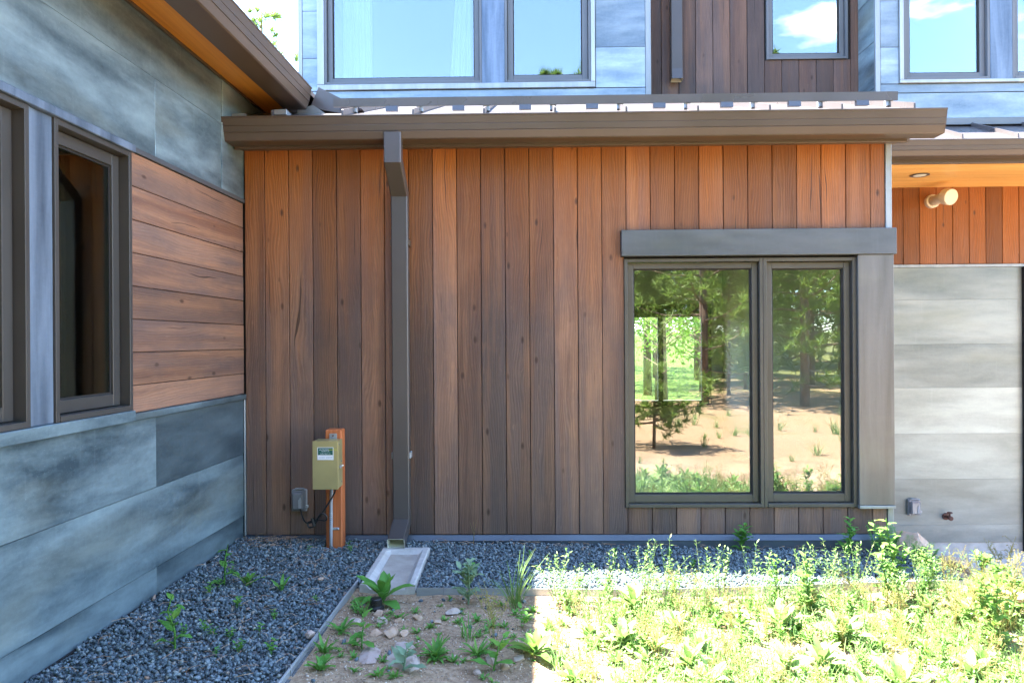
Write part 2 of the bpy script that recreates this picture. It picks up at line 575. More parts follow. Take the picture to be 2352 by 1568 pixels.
def ground_mat():
    m, t, b, o = newmat('sandy_soil')
    tc = t.nodes.new('ShaderNodeTexCoord')
    v = tc.outputs['Object']
    n1 = noise_n(t, v, 1.6, 5, 0.6)
    n2 = noise_n(t, v, 38, 4, 0.7)
    n3 = noise_n(t, v, 170, 3, 0.7)
    far = noise_n(t, v, 0.35, 4, 0.6)
    c = ramp(t, n2, [(0.28, (0.18, 0.118, 0.074)), (0.5, (0.36, 0.25, 0.16)), (0.72, (0.48, 0.355, 0.24))])
    c = mixc(t, ramp(t, n1, [(0.5, 0.0), (0.62, 0.7)]), c, (0.17, 0.108, 0.07))
    c = mixc(t, ramp(t, n3, [(0.6, 0.0), (0.75, 0.6)]), c, (0.55, 0.45, 0.34))
    c = mixc(t, ramp(t, n3, [(0.25, 0.7), (0.4, 0.0)]), c, (0.10, 0.065, 0.045))
    # meadow beyond the house and further out
    s = sepxyz(t, v)
    mr0 = t.nodes.new('ShaderNodeMapRange')
    mr0.inputs[1].default_value, mr0.inputs[2].default_value = 2.0, 0.5
    link(t, s[1], mr0.inputs[0])
    red = ramp(t, n2, [(0.28, (0.13, 0.078, 0.045)), (0.5, (0.27, 0.168, 0.098)), (0.72, (0.36, 0.235, 0.14))])
    c = mixc(t, math_n(t, 'MULTIPLY', mr0.outputs[0], 0.85), c, red)
    mr = t.nodes.new('ShaderNodeMapRange')
    mr.inputs[1].default_value, mr.inputs[2].default_value = 9.0, 11.0
    link(t, s[1], mr.inputs[0])
    mr2 = t.nodes.new('ShaderNodeMapRange')
    mr2.inputs[1].default_value, mr2.inputs[2].default_value = 9.0, 16.0
    link(t, math_n(t, 'MULTIPLY', s[1], -1.0), mr2.inputs[0])
    gf = math_n(t, 'MAXIMUM', mr.outputs[0], math_n(t, 'MULTIPLY', mr2.outputs[0], 0.75))
    patch = ramp(t, far, [(0.52, 0.0), (0.66, 0.55)])
    gf2 = math_n(t, 'MAXIMUM', gf, math_n(t, 'MULTIPLY', patch, math_n(t, 'LESS_THAN', s[1], -1.5)))
    grass = ramp(t, n2, [(0.3, (0.04, 0.075, 0.015)), (0.7, (0.10, 0.14, 0.03))])
    c = mixc(t, gf2, c, grass)
    link(t, c, b.inputs['Base Color'])
    b.inputs['Roughness'].default_value = 0.95
    b.inputs['Specular IOR Level'].default_value = 0.15
    h = math_n(t, 'ADD', math_n(t, 'MULTIPLY', n2, 0.6), math_n(t, 'MULTIPLY', n3, 0.4))
    bump(t, b, h, 0.8, 0.02)


ground_mat()

# ------------------------------------------------------------------ mesh helpers
COL = S.collection


def ident(u, o, z):
    return (u, o, z)


class MB:
    def __init__(self, mp=None):
        self.v, self.f, self.mp = [], [], mp or ident

    def vert(self, p):
        self.v.append(self.mp(*p))
        return len(self.v) - 1

    def face(self, pts):
        self.f.append([self.vert(p) for p in pts])

    def box(self, a0, a1, b0, b1, c0, c1, ch=0.0):
        if a0 > a1: a0, a1 = a1, a0
        if b0 > b1: b0, b1 = b1, b0
        if c0 > c1: c0, c1 = c1, c0
        if ch <= 0:
            i = [self.vert(p) for p in ((a0, b0, c0), (a1, b0, c0), (a1, b1, c0), (a0, b1, c0), (a0, b0, c1), (a1, b0, c1), (a1, b1, c1), (a0, b1, c1))]
            for q in ((0, 3, 2, 1), (4, 5, 6, 7), (0, 1, 5, 4), (1, 2, 6, 5), (2, 3, 7, 6), (3, 0, 4, 7)):
                self.f.append([i[k] for k in q])
            return self
        ch = min(ch, (a1 - a0) * 0.45, (b1 - b0) * 0.45, (c1 - c0) * 0.45)
        A, B, C = (a0, a1), (b0, b1), (c0, c1)
        idx = {}
        for i in (0, 1):
            for j in (0, 1):
                for k in (0, 1):
                    ia = A[i] + (ch if i == 0 else -ch)
                    ib = B[j] + (ch if j == 0 else -ch)
                    ic = C[k] + (ch if k == 0 else -ch)
                    idx[i, j, k, 0] = self.vert((A[i], ib, ic))
                    idx[i, j, k, 1] = self.vert((ia, B[j], ic))
                    idx[i, j, k, 2] = self.vert((ia, ib, C[k]))
        f = self.f
        for i in (0, 1):
            f.append([idx[i, 0, 0, 0], idx[i, 1, 0, 0], idx[i, 1, 1, 0], idx[i, 0, 1, 0]])
            f.append([idx[0, i, 0, 1], idx[1, i, 0, 1], idx[1, i, 1, 1], idx[0, i, 1, 1]])
            f.append([idx[0, 0, i, 2], idx[1, 0, i, 2], idx[1, 1, i, 2], idx[0, 1, i, 2]])
            for j in (0, 1):
                f.append([idx[i, j, 0, 0], idx[i, j, 1, 0], idx[i, j, 1, 1], idx[i, j, 0, 1]])
                f.append([idx[i, 0, j, 0], idx[i, 1, j, 0], idx[i, 1, j, 2], idx[i, 0, j, 2]])
                f.append([idx[0, i, j, 1], idx[1, i, j, 1], idx[1, i, j, 2], idx[0, i, j, 2]])
                for k in (0, 1):
                    f.append([idx[i, j, k, 0], idx[i, j, k, 1], idx[i, j, k, 2]])
        return self

    def prism(self, poly, a0, a1, order='ayz'):
        """poly: list of (p,q); extruded along the remaining axis; order says where a,y,z go"""
        n = len(poly)

        def P(a, p, q):
            d = {'a': a, 'y': p, 'z': q}
            return tuple(d[k] for k in order)
        i0 = [self.vert(P(a0, p, q)) for p, q in poly]
        i1 = [self.vert(P(a1, p, q)) for p, q in poly]
        for k in range(n):
            self.f.append([i0[k], i0[(k + 1) % n], i1[(k + 1) % n], i1[k]])
        self.f.append(list(reversed(i0)))
        self.f.append(i1)
        return self

    def tube(self, path, rad, n=8, caps=True):
        path = [Vector(p) for p in path]
        rads = rad if isinstance(rad, (list, tuple)) else [rad] * len(path)
        prev = None
        nx = None
        for i, p in enumerate(path):
            d = (path[min(i + 1, len(path) - 1)] - path[max(i - 1, 0)])
            d = d.normalized() if d.length > 1e-9 else Vector((0, 0, 1))
            if nx is None:
                nx = d.orthogonal().normalized()
            nx = (nx - d * nx.dot(d))
            nx = nx.normalized() if nx.length > 1e-6 else d.orthogonal().normalized()
            ny = d.cross(nx)
            ring = [self.vert(tuple(p + (nx * math.cos(2 * math.pi * k / n) + ny * math.sin(2 * math.pi * k / n)) * rads[i])) for k in range(n)]
            if prev is not None:
                for k in range(n):
                    self.f.append([prev[k], prev[(k + 1) % n], ring[(k + 1) % n], ring[k]])
            elif caps:
                self.f.append(list(reversed(ring)))
            prev = ring
        if caps:
            self.f.append(prev)
        return self

    def lathe(self, prof, c, axis='z', n=20):
        """prof: list of (r, h)"""
        rings = []
        for r, h in prof:
            ring = []
            for k in range(n):
                a = 2 * math.pi * k / n
                x, y = r * math.cos(a), r * math.sin(a)
                p = {'z': (c[0] + x, c[1] + y, c[2] + h), 'y': (c[0] + x, c[1] + h, c[2] + y), 'x': (c[0] + h, c[1] + x, c[2] + y)}[axis]
                ring.append(self.vert(p))
            rings.append(ring)
        for a, b in zip(rings, rings[1:]):
            for k in range(n):
                self.f.append([a[k], a[(k + 1) % n], b[(k + 1) % n], b[k]])
        self.f.append(list(reversed(rings[0])))
        self.f.append(rings[-1])
        return self

    def mesh(self, name, recalc=True, smooth=False):
        me = bpy.data.meshes.new(name)
        me.from_pydata(self.v, [], self.f)
        if recalc:
            import bmesh
            bm = bmesh.new()
            bm.from_mesh(me)
            bmesh.ops.recalc_face_normals(bm, faces=bm.faces)
            bm.to_mesh(me)
            bm.free()
        if smooth:
            me.polygons.foreach_set('use_smooth', [True] * len(me.polygons))
        me.update()
        return me

    def build(self, name, mat, parent=None, smooth=False, recalc=True):
        me = self.mesh(name, recalc, smooth)
        me.materials.append(MATS[mat])
        ob = bpy.data.objects.new(name, me)
        COL.objects.link(ob)
        if parent:
            ob.parent = parent
        return ob


def empty(name, loc=(0, 0, 0), parent=None):
    o = bpy.data.objects.new(name, None)
    o.location = loc
    o.empty_display_size = 0.1
    COL.objects.link(o)
    if parent:
        o.parent = parent
    return o


def tag(o, label=None, cat=None, group=None, kind=None):
    if label: o['label'] = label
    if cat: o['category'] = cat
    if group: o['group'] = group
    if kind: o['kind'] = kind
    return o


def soup(name, V, Fc, mat, parent=None, smooth=False):
    """fast mesh from numpy verts (n,3) and equal-size faces (m,k)"""
    me = bpy.data.meshes.new(name)
    V = np.asarray(V, dtype=np.float32)
    Fc = np.asarray(Fc, dtype=np.int32)
    m, k = Fc.shape
    me.vertices.add(len(V))
    me.vertices.foreach_set('co', V.ravel())
    me.loops.add(m * k)
    me.loops.foreach_set('vertex_index', Fc.ravel())
    me.polygons.add(m)
    me.polygons.foreach_set('loop_start', np.arange(0, m * k, k, dtype=np.int32))
    if smooth:
        me.polygons.foreach_set('use_smooth', np.ones(m, dtype=bool))
    me.update(calc_edges=True)
    me.validate()
    if mat:
        me.materials.append(MATS[mat])
    if name is None:
        return me
    ob = bpy.data.objects.new(name, me)
    COL.objects.link(ob)
    if parent:
        ob.parent = parent
    return ob


# mapping of wall coordinates (u along the wall, o outward, z) to the world
def front(y0):
    return lambda u, o, z: (u, y0 - o, z)


XL, W = -1.884, 4.785
DE = R(1.22)
cd, sd = math.cos(DE), math.sin(DE)


def lrot(x, y, z):
    """the left wing stands 1.2 degrees off square to the front wall"""
    dx, dy = x - XL, y - W
    return (XL + dx * cd + dy * sd, W - dx * sd + dy * cd, z)


def leftw(u, o, z):
    return lrot(XL + o, u, z)


# ------------------------------------------------------------------ ground
def gl_(x):
    return 0.018 - 0.022 * max(-2.2, min(2.6, x))


def sm(a, b, x):
    t = max(0.0, min(1.0, (x - a) / (b - a)))
    return t * t * (3 - 2 * t)


def ground_z(x, y):
    z = gl_(x) - 0.024
    z -= 0.050 * sm(0.3, 2.0, x) * sm(5.0, 3.0, y) if y < 5 else 0
    dip = sm(2.5, 3.3, x) * sm(4.1, 5.2, y)
    z -= dip * 0.68
    z += 0.30 * sm(-1.0, -9.0, y) + 0.05 * max(0.0, -y - 9) * 0.25
    z += 0.035 * max(0.0, y - 12) * 0.5
    z -= 0.030 * math.exp(-((x + 0.72) ** 2 / 0.05 + (y - 3.74) ** 2 / 0.02))
    d = math.hypot(x, y - 3)
    z += mnoise.noise((x * 1.7, y * 1.7, 0)) * 0.012 + mnoise.noise((x * 7, y * 7, 4)) * 0.006
    if d > 12:
        z += mnoise.noise((x * 0.05, y * 0.05, 7)) * min(2.0, (d - 12) * 0.03)
    if -2.0 < x < 2.45 and 4.7 < y < 9.6:
        z = min(z, -0.06)
    return z


def axis(lo, hi, fine, far):
    a = list(np.arange(lo, hi, fine))
    st, p = fine, hi
    up = []
    while p < far:
        up.append(p)
        st *= 1.35
        p += st
    up.append(far)
    st, p = fine, lo
    dn = []
    while p > -far:
        st *= 1.35
        p -= st
        dn.append(max(p, -far))
    return sorted(set([round(v, 4) for v in dn + a + up]))


gx = axis(-2.2, 4.6, 0.06, 420)
gy = axis(-1.0, 5.2, 0.06, 420)
gv = np.array([(x, y, ground_z(x, y)) for y in gy for x in gx])
nx_ = len(gx)
gf = np.array([(j * nx_ + i, j * nx_ + i + 1, (j + 1) * nx_ + i + 1, (j + 1) * nx_ + i) for j in range(len(gy) - 1) for i in range(nx_ - 1)])
tag(soup('ground', gv, gf, 'sandy_soil', smooth=True), kind='structure')

# gravel bed below the stones
mb = MB()
mb.prism([(XL - 0.06, 0.0), (-0.935, 0.0), (-0.93, 3.90), (-0.60, 3.86), (0.667, 3.89), (1.9, 4.085), (2.5, 4.2), (2.5, W + 0.03), (XL - 0.02, W + 0.03)],
         -0.12, 0.0, 'yza')
for i, p in enumerate(mb.v):
    mb.v[i] = (p[0], p[1], p[2] + gl_(p[0]) - 0.018)
island_mat('gravel_base', [(0.0, (0.05, 0.055, 0.06)), (1.0, (0.05, 0.055, 0.06))], 0.9, 90)
tag(mb.build('gravel_bed', 'gravel_base'), kind='structure')

# patio slab at the entry, enlarged out of view to bounce sunlight
mb = MB()
mb.box(3.15, 9.0, 4.3, 7.02, -0.90, -0.70, 0.01)
tag(mb.build('patio', 'slab'), kind='structure')

# ------------------------------------------------------------------ house
house = empty('house', (0, 6.0, 0))
house.location = (0, 0, 0)
tag(house, 'modern house clad in brown wood boards and weathered grey zinc panels', 'house')


def part(name):
    return empty(name, (0, 0, 0), house)


# ---- front wing wall ------------------------------------------------
WX0, WX1 = 0.664, 2.188      # window opening
WZ0, WZ1 = 0.245, 1.892
mb = MB()
mb.box(XL - 0.1, WX0 - 0.001, W + 0.026, W + 0.18, -0.3, 2.78)
mb.box(WX1 + 0.001, 2.40, W + 0.026, W + 0.18, -0.3, 2.78)
mb.box(WX0 - 0.001, WX1 + 0.001, W + 0.027, W + 0.179, WZ1 + 0.002, 2.779)
mb.box(WX0 - 0.001, WX1 + 0.001, W + 0.027, W + 0.179, -0.299, WZ0 - 0.002)
fwall = mb.build('wood_wall', 'dark_gap', house)
BW = 0.161
G = 0.0022
x0 = -1.736
edges = [XL + 0.012] + [x0 + BW * k for k in range(26)] + [2.386]
for a, b in zip(edges, edges[1:]):
    dep = random.uniform(-0.0015, 0.0015)
    if b <= 0.60:
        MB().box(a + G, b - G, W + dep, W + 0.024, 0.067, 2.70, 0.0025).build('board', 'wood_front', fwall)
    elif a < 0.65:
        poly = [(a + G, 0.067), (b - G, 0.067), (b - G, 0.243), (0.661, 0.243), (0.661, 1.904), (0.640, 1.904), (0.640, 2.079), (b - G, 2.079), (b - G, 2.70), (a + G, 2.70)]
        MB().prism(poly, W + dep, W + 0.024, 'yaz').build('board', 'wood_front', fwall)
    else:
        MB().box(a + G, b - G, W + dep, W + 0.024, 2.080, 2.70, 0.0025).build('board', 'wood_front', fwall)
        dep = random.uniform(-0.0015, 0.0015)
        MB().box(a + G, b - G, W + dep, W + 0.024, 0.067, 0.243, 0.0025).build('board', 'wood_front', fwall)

# metal trims of the front wall
mt = part('trim')
fr = front(W)
MB(fr).box(0.642, 2.438, -0.02, 0.046, 1.906, 2.078, 0.003).build('window_head', 'zinc_trim', mt)
MB(fr).box(2.1885, 2.422, -0.02, 0.036, 0.262, 1.9045, 0.003).build('window_jamb', 'zinc_brown', mt)
MB(fr).box(2.1895, 2.424, -0.02, 0.041, 0.240, 0.2605, 0.002).build('window_ledge', 'zinc_light', mt)
MB().box(2.388, 2.428, W - 0.006, W + 0.2, 2.0795, 2.70, 0.003).build('corner_trim', 'zinc_light', mt)
MB().box(2.3885, 2.428, W - 0.006, W + 0.2, 0.066, 0.239, 0.003).build('corner_trim', 'zinc_light', mt)
MB().box(XL + 0.002, XL + 0.011, W - 0.012, W + 0.02, 0.064, 0.972, 0.002).build('corner_trim', 'zinc_light', mt)
# base flashing with sloped drip edge
for a, b in ((XL + 0.012, -0.79), (-0.788, 2.43)):
    MB(fr).prism([(-0.02, -0.2), (0.030, -0.2), (0.030, 0.030), (0.034, 0.033), (0.006, 0.064), (-0.02, 0.064)], a, b, 'ayz').build('base_flashing', 'flashing', mt)
# side wall of the wing running back to the porch wall
MB().box(2.405, 2.426, W + 0.205, 7.0, -1.0, 2.9).build('side_wall', 'zinc_porch', mt)


def make_window(mp, u0, u1, z0, z1, sash=0.055, fw=0.02, rec=0.022, gm='window_glass', fm='frame_paint', out=0.012, deep=0.10, bottom=None):
    """one unit: outer frame, sash (four rails), glass"""
    w = empty('window', (0, 0, 0), house)
    f = MB(mp)
    f.box(u0, u0 + fw, -deep, out, z0, z1, 0.0015)
    f.box(u1 - fw, u1, -deep, out, z0, z1, 0.0015)
    f.box(u0 + fw, u1 - fw, -deep, out - 0.001, z1 - fw, z1 - 0.0005, 0.0015)
    f.box(u0 + fw, u1 - fw, -deep, out + 0.004, z0 + 0.0005, z0 + fw, 0.0015)
    f.build('frame', fm, w)
    a0, a1, c0, c1 = u0 + fw + 0.004, u1 - fw - 0.004, z0 + fw + 0.004, z1 - fw - 0.004
    sb = bottom or sash
    gp = MB(mp)
    gp.box(u0 + fw - 0.001, a0 + 0.006, -0.09, -0.07, c0 - 0.005, c1 + 0.005)
    gp.box(a1 - 0.006, u1 - fw + 0.001, -0.09, -0.07, c0 - 0.005, c1 + 0.005)
    gp.build('seal', 'dark_gap', w)
    s = MB(mp)
    s.box(a0, a0 + sash, -0.07, -rec, c0, c1, 0.002)
    s.box(a1 - sash, a1, -0.07, -rec, c0, c1, 0.002)
    s.box(a0 + sash, a1 - sash, -0.07, -rec - 0.0006, c1 - sash, c1 - 0.0004, 0.002)
    s.box(a0 + sash, a1 - sash, -0.07, -rec - 0.0006, c0 + 0.0004, c0 + sb, 0.002)
    s.build('sash', fm, w)
    bd = MB(mp)
    e = 0.009
    g0, g1, h0, h1 = a0 + sash, a1 - sash, c0 + sb, c1 - sash
    bd.box(g0, g0 + e, -0.05, -rec - 0.012, h0, h1)
    bd.box(g1 - e, g1, -0.05, -rec - 0.012, h0, h1)
    bd.box(g0 + e, g1 - e, -0.05, -rec - 0.0125, h1 - e, h1 - 0.0003)
    bd.box(g0 + e, g1 - e, -0.05, -rec - 0.0125, h0 + 0.0003, h0 + e)
    bd.build('glazing_bead', 'dark_gap', w)
    MB(mp).box(g0 - 0.003, g1 + 0.003, -0.050, -0.046, h0 - 0.003, h1 + 0.003).build('pane', gm, w)
    return w


make_window(fr, WX0, 1.577, WZ0, WZ1, sash=0.038, fw=0.022, bottom=0.052)
make_window(fr, 1.5785, WX1, WZ0, WZ1, sash=0.040, fw=0.024, bottom=0.055)

# ---- gutters ---------------------------------------------------------
GUT = [(0.150, 0.145), (0.150, 0.0), (0.040, 0.0), (0.032, 0.006), (0.019, 0.048), (0.0195, 0.052), (0.015, 0.053), (0.010, 0.088), (0.0105, 0.0915),
       (0.008, 0.092), (0.0, 0.136), (-0.004, 0.139), (-0.004, 0.147), (0.002, 0.149), (0.008, 0.146), (0.006, 0.136), (0.018, 0.090), (0.040, 0.008), (0.142, 0.008), (0.142, 0.145)]


def gutter(x0_, x1_, y, z, rot=None):
    g = MB(rot)
    g.prism([(y + a, z + b) for a, b in GUT], x0_, x1_, 'ayz')
    return g


gt = gutter(XL - 0.015, 2.612, 4.472, 2.624).build('gutter', 'brown_metal', house)
cap = [(4.472 + a, 2.624 + b) for a, b in GUT[:13]]
MB().prism(cap, 2.6125, 2.6155, 'ayz').build('end_cap', 'brown_metal', gt)
MB().prism(cap, XL - 0.020, XL - 0.0155, 'ayz').build('end_cap', 'brown_metal', gt)
fa = part('fascia')
MB().box(XL + 0.01, 2.45, 4.6235, 4.66, 2.607, 2.80, 0.003).build('fascia_board', 'brown_metal', fa)
MB().prism([(4.661, 2.612), (W + 0.1, 2.657), (W + 0.1, 2.675), (4.661, 2.63)], XL, 2.448, 'ayz').build('soffit_board', 'brown_metal', fa)
MB().prism([(4.63, 2.63), (4.66, 2.61), (4.92, 2.70), (4.92, 2.80), (4.63, 2.80)], 2.4505, 2.47, 'ayz').build('end_board', 'brown_metal', fa)

# ---- wing roof: standing seam sheets ---------------------------------
roof = part('roof')
SL = 0.36


def rz(y, base=2.782, y0=4.52):
    return base + (y - y0) * SL


seams = [-1.14 + 0.447 * k for k in range(-1, 9)]
xs_ = [XL - 0.01] + seams + [2.54]
for a, b in zip(xs_, xs_[1:]):
    if b - a < 0.05:
        continue
    d = random.uniform(-0.001, 0.001)
    MB().prism([(4.50, rz(4.50) + d), (6.62, rz(6.62) + d), (6.62, rz(6.62) - 0.03), (4.50, rz(4.50) - 0.03)], a + 0.001, b - 0.001, 'ayz').build('roof_sheet', 'roof_metal', roof)
for x in seams:
    MB().prism([(4.512, rz(4.512) - 0.01), (4.512, rz(4.512) + 0.036), (4.516, rz(4.516) + 0.041), (6.6, rz(6.6) + 0.041), (6.6, rz(6.6) - 0.01)], x - 0.006, x + 0.006, 'ayz').build('seam', 'roof_metal', roof)
MB().box(-1.884, 2.40, 4.99, 7.215, 2.64, 2.70).build('ceiling_deck', 'interior_white', roof)
# snow guard rail on the roof
sg = part('snow_guard')
ys = 4.80
MB().prism([(ys, rz(ys) + 0.046), (ys + 0.008, rz(ys) + 0.046), (ys + 0.008, rz(ys) + 0.100), (ys + 0.03, rz(ys) + 0.104), (ys + 0.03, rz(ys) + 0.108), (ys - 0.003, rz(ys) + 0.104)], -1.272, 2.482, 'ayz').build('rail', 'roof_metal', sg)
for x in seams[1:]:
    MB().box(x - 0.022, x + 0.022, ys + 0.009, ys + 0.05, rz(ys) + 0.012, rz(ys) + 0.06, 0.004).build('clamp', 'galvanised', sg)
for x in seams[1:-1]:
    m_ = MB()
    xm = x + 0.26
    m_.prism([(ys - 0.012, rz(ys) + 0.012), (ys + 0.03, rz(ys) + 0.018), (ys + 0.03, rz(ys) + 0.05), (ys - 0.004, rz(ys) + 0.048)], xm - 0.04, xm + 0.04, 'ayz')
    m_.build('cleat', 'dark_plastic', sg)

# ---- downspouts -------------------------------------------------------


def spout(parent, xc, path, w=0.108, d=0.075, mat='spout_metal', hollow=0.0, endt=None, names=('elbow', 'pipe', 'shoe'), cuts=None):
    """rectangular pipe swept along (y,z) points; cut into named pieces"""
    pts = [Vector((0, p[0], p[1])) for p in path]
    rings = []
    for i, p in enumerate(pts):
        if i == 0: t = (pts[1] - p)
        elif i == len(pts) - 1: t = (p - pts[i - 1])
        else: t = (p - pts[i - 1]).normalized() + (pts[i + 1] - p).normalized()
        if endt and i == len(pts) - 1: t = Vector((0, endt[0], endt[1]))
        t.normalize()
        nrm = Vector((0, -t.z, t.y))       # points to the back/front in the yz plane
        k = 1.0
        if 0 < i < len(pts) - 1:
            k = 1.0 / max(0.5, t.dot((p - pts[i - 1]).normalized()))
        c = 0.006
        ring = []
        for (sx, sn) in ((-1, -1), (1, -1), (1, 1), (-1, 1)):
            cx, cn = xc + sx * w / 2, sn * d / 2 * k
            for a, b in ((cx - sx * c, cn), (cx, cn - sn * c)) if sx * sn < 0 else ((cx, cn - sn * c), (cx - sx * c, cn)):
                ring.append((a, p.y + nrm.y * b, p.z + nrm.z * b))
        rings.append(ring)
    for (a, b), nm in zip(cuts, names):
        m_ = MB()
        ids = [[m_.vert(q) for q in rings[i]] for i in range(a, b + 1)]
        for r1, r2 in zip(ids, ids[1:]):
            for k in range(8):
                m_.f.append([r1[k], r1[(k + 1) % 8], r2[(k + 1) % 8], r2[k]])
        m_.build(nm, mat, parent, recalc=True)
    if hollow:
        # lighter inner lining at the open end
        m_ = MB()
        last, prv = [Vector(q) for q in rings[-1]], [Vector(q) for q in rings[-2]]
        c1 = sum(last, Vector()) / 8
        c2 = sum(prv, Vector()) / 8
        r1 = [tuple(c1 + (q - c1) * 0.955) for q in last]
        r2 = [tuple(c1 + (c2 - c1) * 0.9 + (q - c2) * 0.94) for q in prv]
        i1, i2, i0 = [m_.vert(q) for q in r1], [m_.vert(q) for q in r2], [m_.vert(tuple(q)) for q in last]
        for k in range(8):
            m_.f.append([i1[k], i1[(k + 1) % 8], i2[(k + 1) % 8], i2[k]])
            m_.f.append([i0[k], i0[(k + 1) % 8], i1[(k + 1) % 8], i1[k]])
        m_.f.append(i2)
        m_.build('lining', 'pale_inside', parent, recalc=False)


ds = part('downspout')
spout(ds, -0.8175, [(4.500, 2.66), (4.500, 2.490), (4.736, 2.325), (4.736, 0.165), (4.505, 0.078)], hollow=1, endt=(-1.0, -0.22),
      names=('elbow', 'pipe', 'shoe'), cuts=((0, 2), (2, 3), (3, 4)))
for z in (1.02, 0.52):
    pass
for sx in (-1, 1):
    MB().box(-0.8175 + sx * 0.0545, -0.8175 + sx * 0.0625, 4.71, 4.784, 0.585, 0.625, 0.001).build('bracket', 'galvanised', ds)
    MB().box(-0.8175 + sx * 0.0545, -0.8175 + sx * 0.0625, 4.71, 4.784, 1.985, 2.025, 0.001).build('bracket', 'brown_metal', ds)

# ---- left wing --------------------------------------------------------
lw = MB(leftw)
lw.box(-1.6, 1.85, -0.2, -0.035, -0.3, 3.2)
lw.box(2.748, 2.893, -0.2, -0.035, 1.0, 2.3)
lw.box(3.449, 7.2, -0.2, -0.035, -0.3, 3.2)
lw.box(1.85, 3.449, -0.2, -0.035, -0.3, 1.03)
lw.box(1.85, 3.449, -0.2, -0.035, 2.28, 3.2)
lwall = lw.build('metal_wall', 'dark_gap', house)


def lpanel(y0, y1, z0, z1, mat='zinc_left', o=0.0):
    d = random.uniform(-0.001, 0.001)
    MB(leftw).box(y0 + 0.0012, y1 - 0.0012, -0.034, o + d, z0 + 0.0015, z1 - 0.0015, 0.001).build('panel', mat, lwall)


# lower rows (each row laps a little over the one below)
lpanel(-1.6, 0.6, 0.610, 0.974); lpanel(0.6, 3.68, 0.610, 0.974); lpanel(3.68, W - 0.001, 0.610, 0.974, 'zinc_dark')
lpanel(-1.6, 2.0, 0.197, 0.610, o=-0.003); lpanel(2.0, W - 0.001, 0.197, 0.610, o=-0.003)
lpanel(-1.6, 1.2, -0.10, 0.197, o=-0.006); lpanel(1.2, 3.69, -0.10, 0.197, o=-0.006); lpanel(3.69, W - 0.001, -0.10, 0.197, o=-0.006)
MB(leftw).box(-1.6, W - 0.02, -0.03, 0.004, -0.1, 0.052, 0.002).build('base_strip', 'dark_gap', lwall)
# upper rows
lpanel(-1.6, 1.5, 2.316, 2.725); lpanel(1.5, 3.69, 2.316, 2.725); lpanel(3.69, 4.462, 2.316, 2.725); lpanel(4.462, W + 0.02, 2.316, 2.725, o=0.004)
lpanel(-1.6, 2.2, 2.725, 3.05, o=-0.003); lpanel(2.2, 4.475, 2.725, 3.05, o=-0.003); lpanel(4.475, 5.6, 2.725, 3.12, o=0.004); lpanel(5.6, 7.0, 2.725, 3.12)
lt = part('trim')
MB(leftw).box(-1.6, 3.462, -0.03, 0.030, 2.2775, 2.3145, 0.003).build('window_head', 'zinc_vertical', lt)
MB(leftw).box(3.463, W + 0.01, -0.03, 0.012, 2.288, 2.3145, 0.002).build('head_strip', 'zinc_trim', lt)
MB(leftw).box(-1.6, 3.452, -0.03, 0.026, 0.976, 1.0285, 0.003).build('sill', 'zinc_left', lt)
MB(leftw).box(3.4535, W - 0.006, -0.03, 0.020, 0.976, 1.0105, 0.003).build('sill', 'zinc_left', lt)
MB(leftw).box(2.7485, 2.8915, -0.03, 0.006, 1.03, 2.276, 0.002).build('mullion_panel', 'zinc_vertical', lt)
# horizontal boards between the window and the corner
lb = MB(leftw).box(3.452, W, -0.034, -0.022, 1.012, 2.286).build('wood_wall', 'dark_gap', house)
zs = [1.0125, 1.147, 1.309, 1.471, 1.633, 1.796, 1.958, 2.121, 2.286]
for a, b in zip(zs, zs[1:]):
    d = random.uniform(-0.0015, 0.0015)
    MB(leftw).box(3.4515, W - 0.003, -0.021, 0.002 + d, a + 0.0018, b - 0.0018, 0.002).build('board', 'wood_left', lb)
make_window(leftw, 2.8935, 3.448, 1.0305, 2.276, sash=0.055, fw=0.024, rec=0.032, gm='side_glass', fm='frame_dark', out=0.016)
make_window(leftw, 1.852, 2.7470, 1.0305, 2.276, sash=0.055, fw=0.024, rec=0.032, gm='side_glass', fm='frame_dark', out=0.016)

# soffit, fascia, gutter and roof of the left wing (run along the wall)
lsf = part('soffit')
MB(lrot).prism([(XL - 0.02, 3.022), (-1.605, 2.938), (-1.605, 2.958), (XL - 0.02, 3.042)], -1.9, 5.6, 'yaz').build('soffit_board', 'stained_soffit', lsf)
MB(lrot).prism([(XL - 0.01, 3.004), (XL + 0.022, 2.995), (XL + 0.022, 3.012), (XL - 0.01, 3.0215)], -1.9, 5.6, 'yaz').build('frieze', 'brown_metal', lsf)
MB(lrot).box(-1.604, -1.567, -1.9, 5.0, 2.915, 3.08, 0.003).build('fascia_board', 'brown_metal', lsf)
lgp = [(-1.418 - a, 2.912 + b) for a, b in GUT]
lg = MB(lrot).prism(lgp, -1.9, 4.80, 'yaz').build('gutter', 'brown_metal', house)
MB(lrot).prism([(-1.418 - a, 2.912 + b) for a, b in GUT[:13]], 4.8005, 4.8035, 'yaz').build('end_cap', 'brown_metal', lg)
lr = part('roof')
RS = 0.30
for k in range(18):
    y0_ = -1.9 + k * 0.45
    y1_ = y0_ + 0.45
    MB(lrot).prism([(-1.44, 3.062), (-6.5, 3.062 + 5.06 * RS), (-6.5, 3.03 + 5.06 * RS), (-1.44, 3.03)], y0_ + 0.001, y1_ - 0.001, 'yaz').build('roof_sheet', 'roof_metal', lr)
    MB(lrot).prism([(-1.45, 3.055), (-6.5, 3.055 + 5.06 * RS), (-6.5, 3.10 + 5.06 * RS), (-1.45, 3.10)], y1_ - 0.006, y1_ + 0.006, 'yaz').build('seam', 'roof_metal', lr)
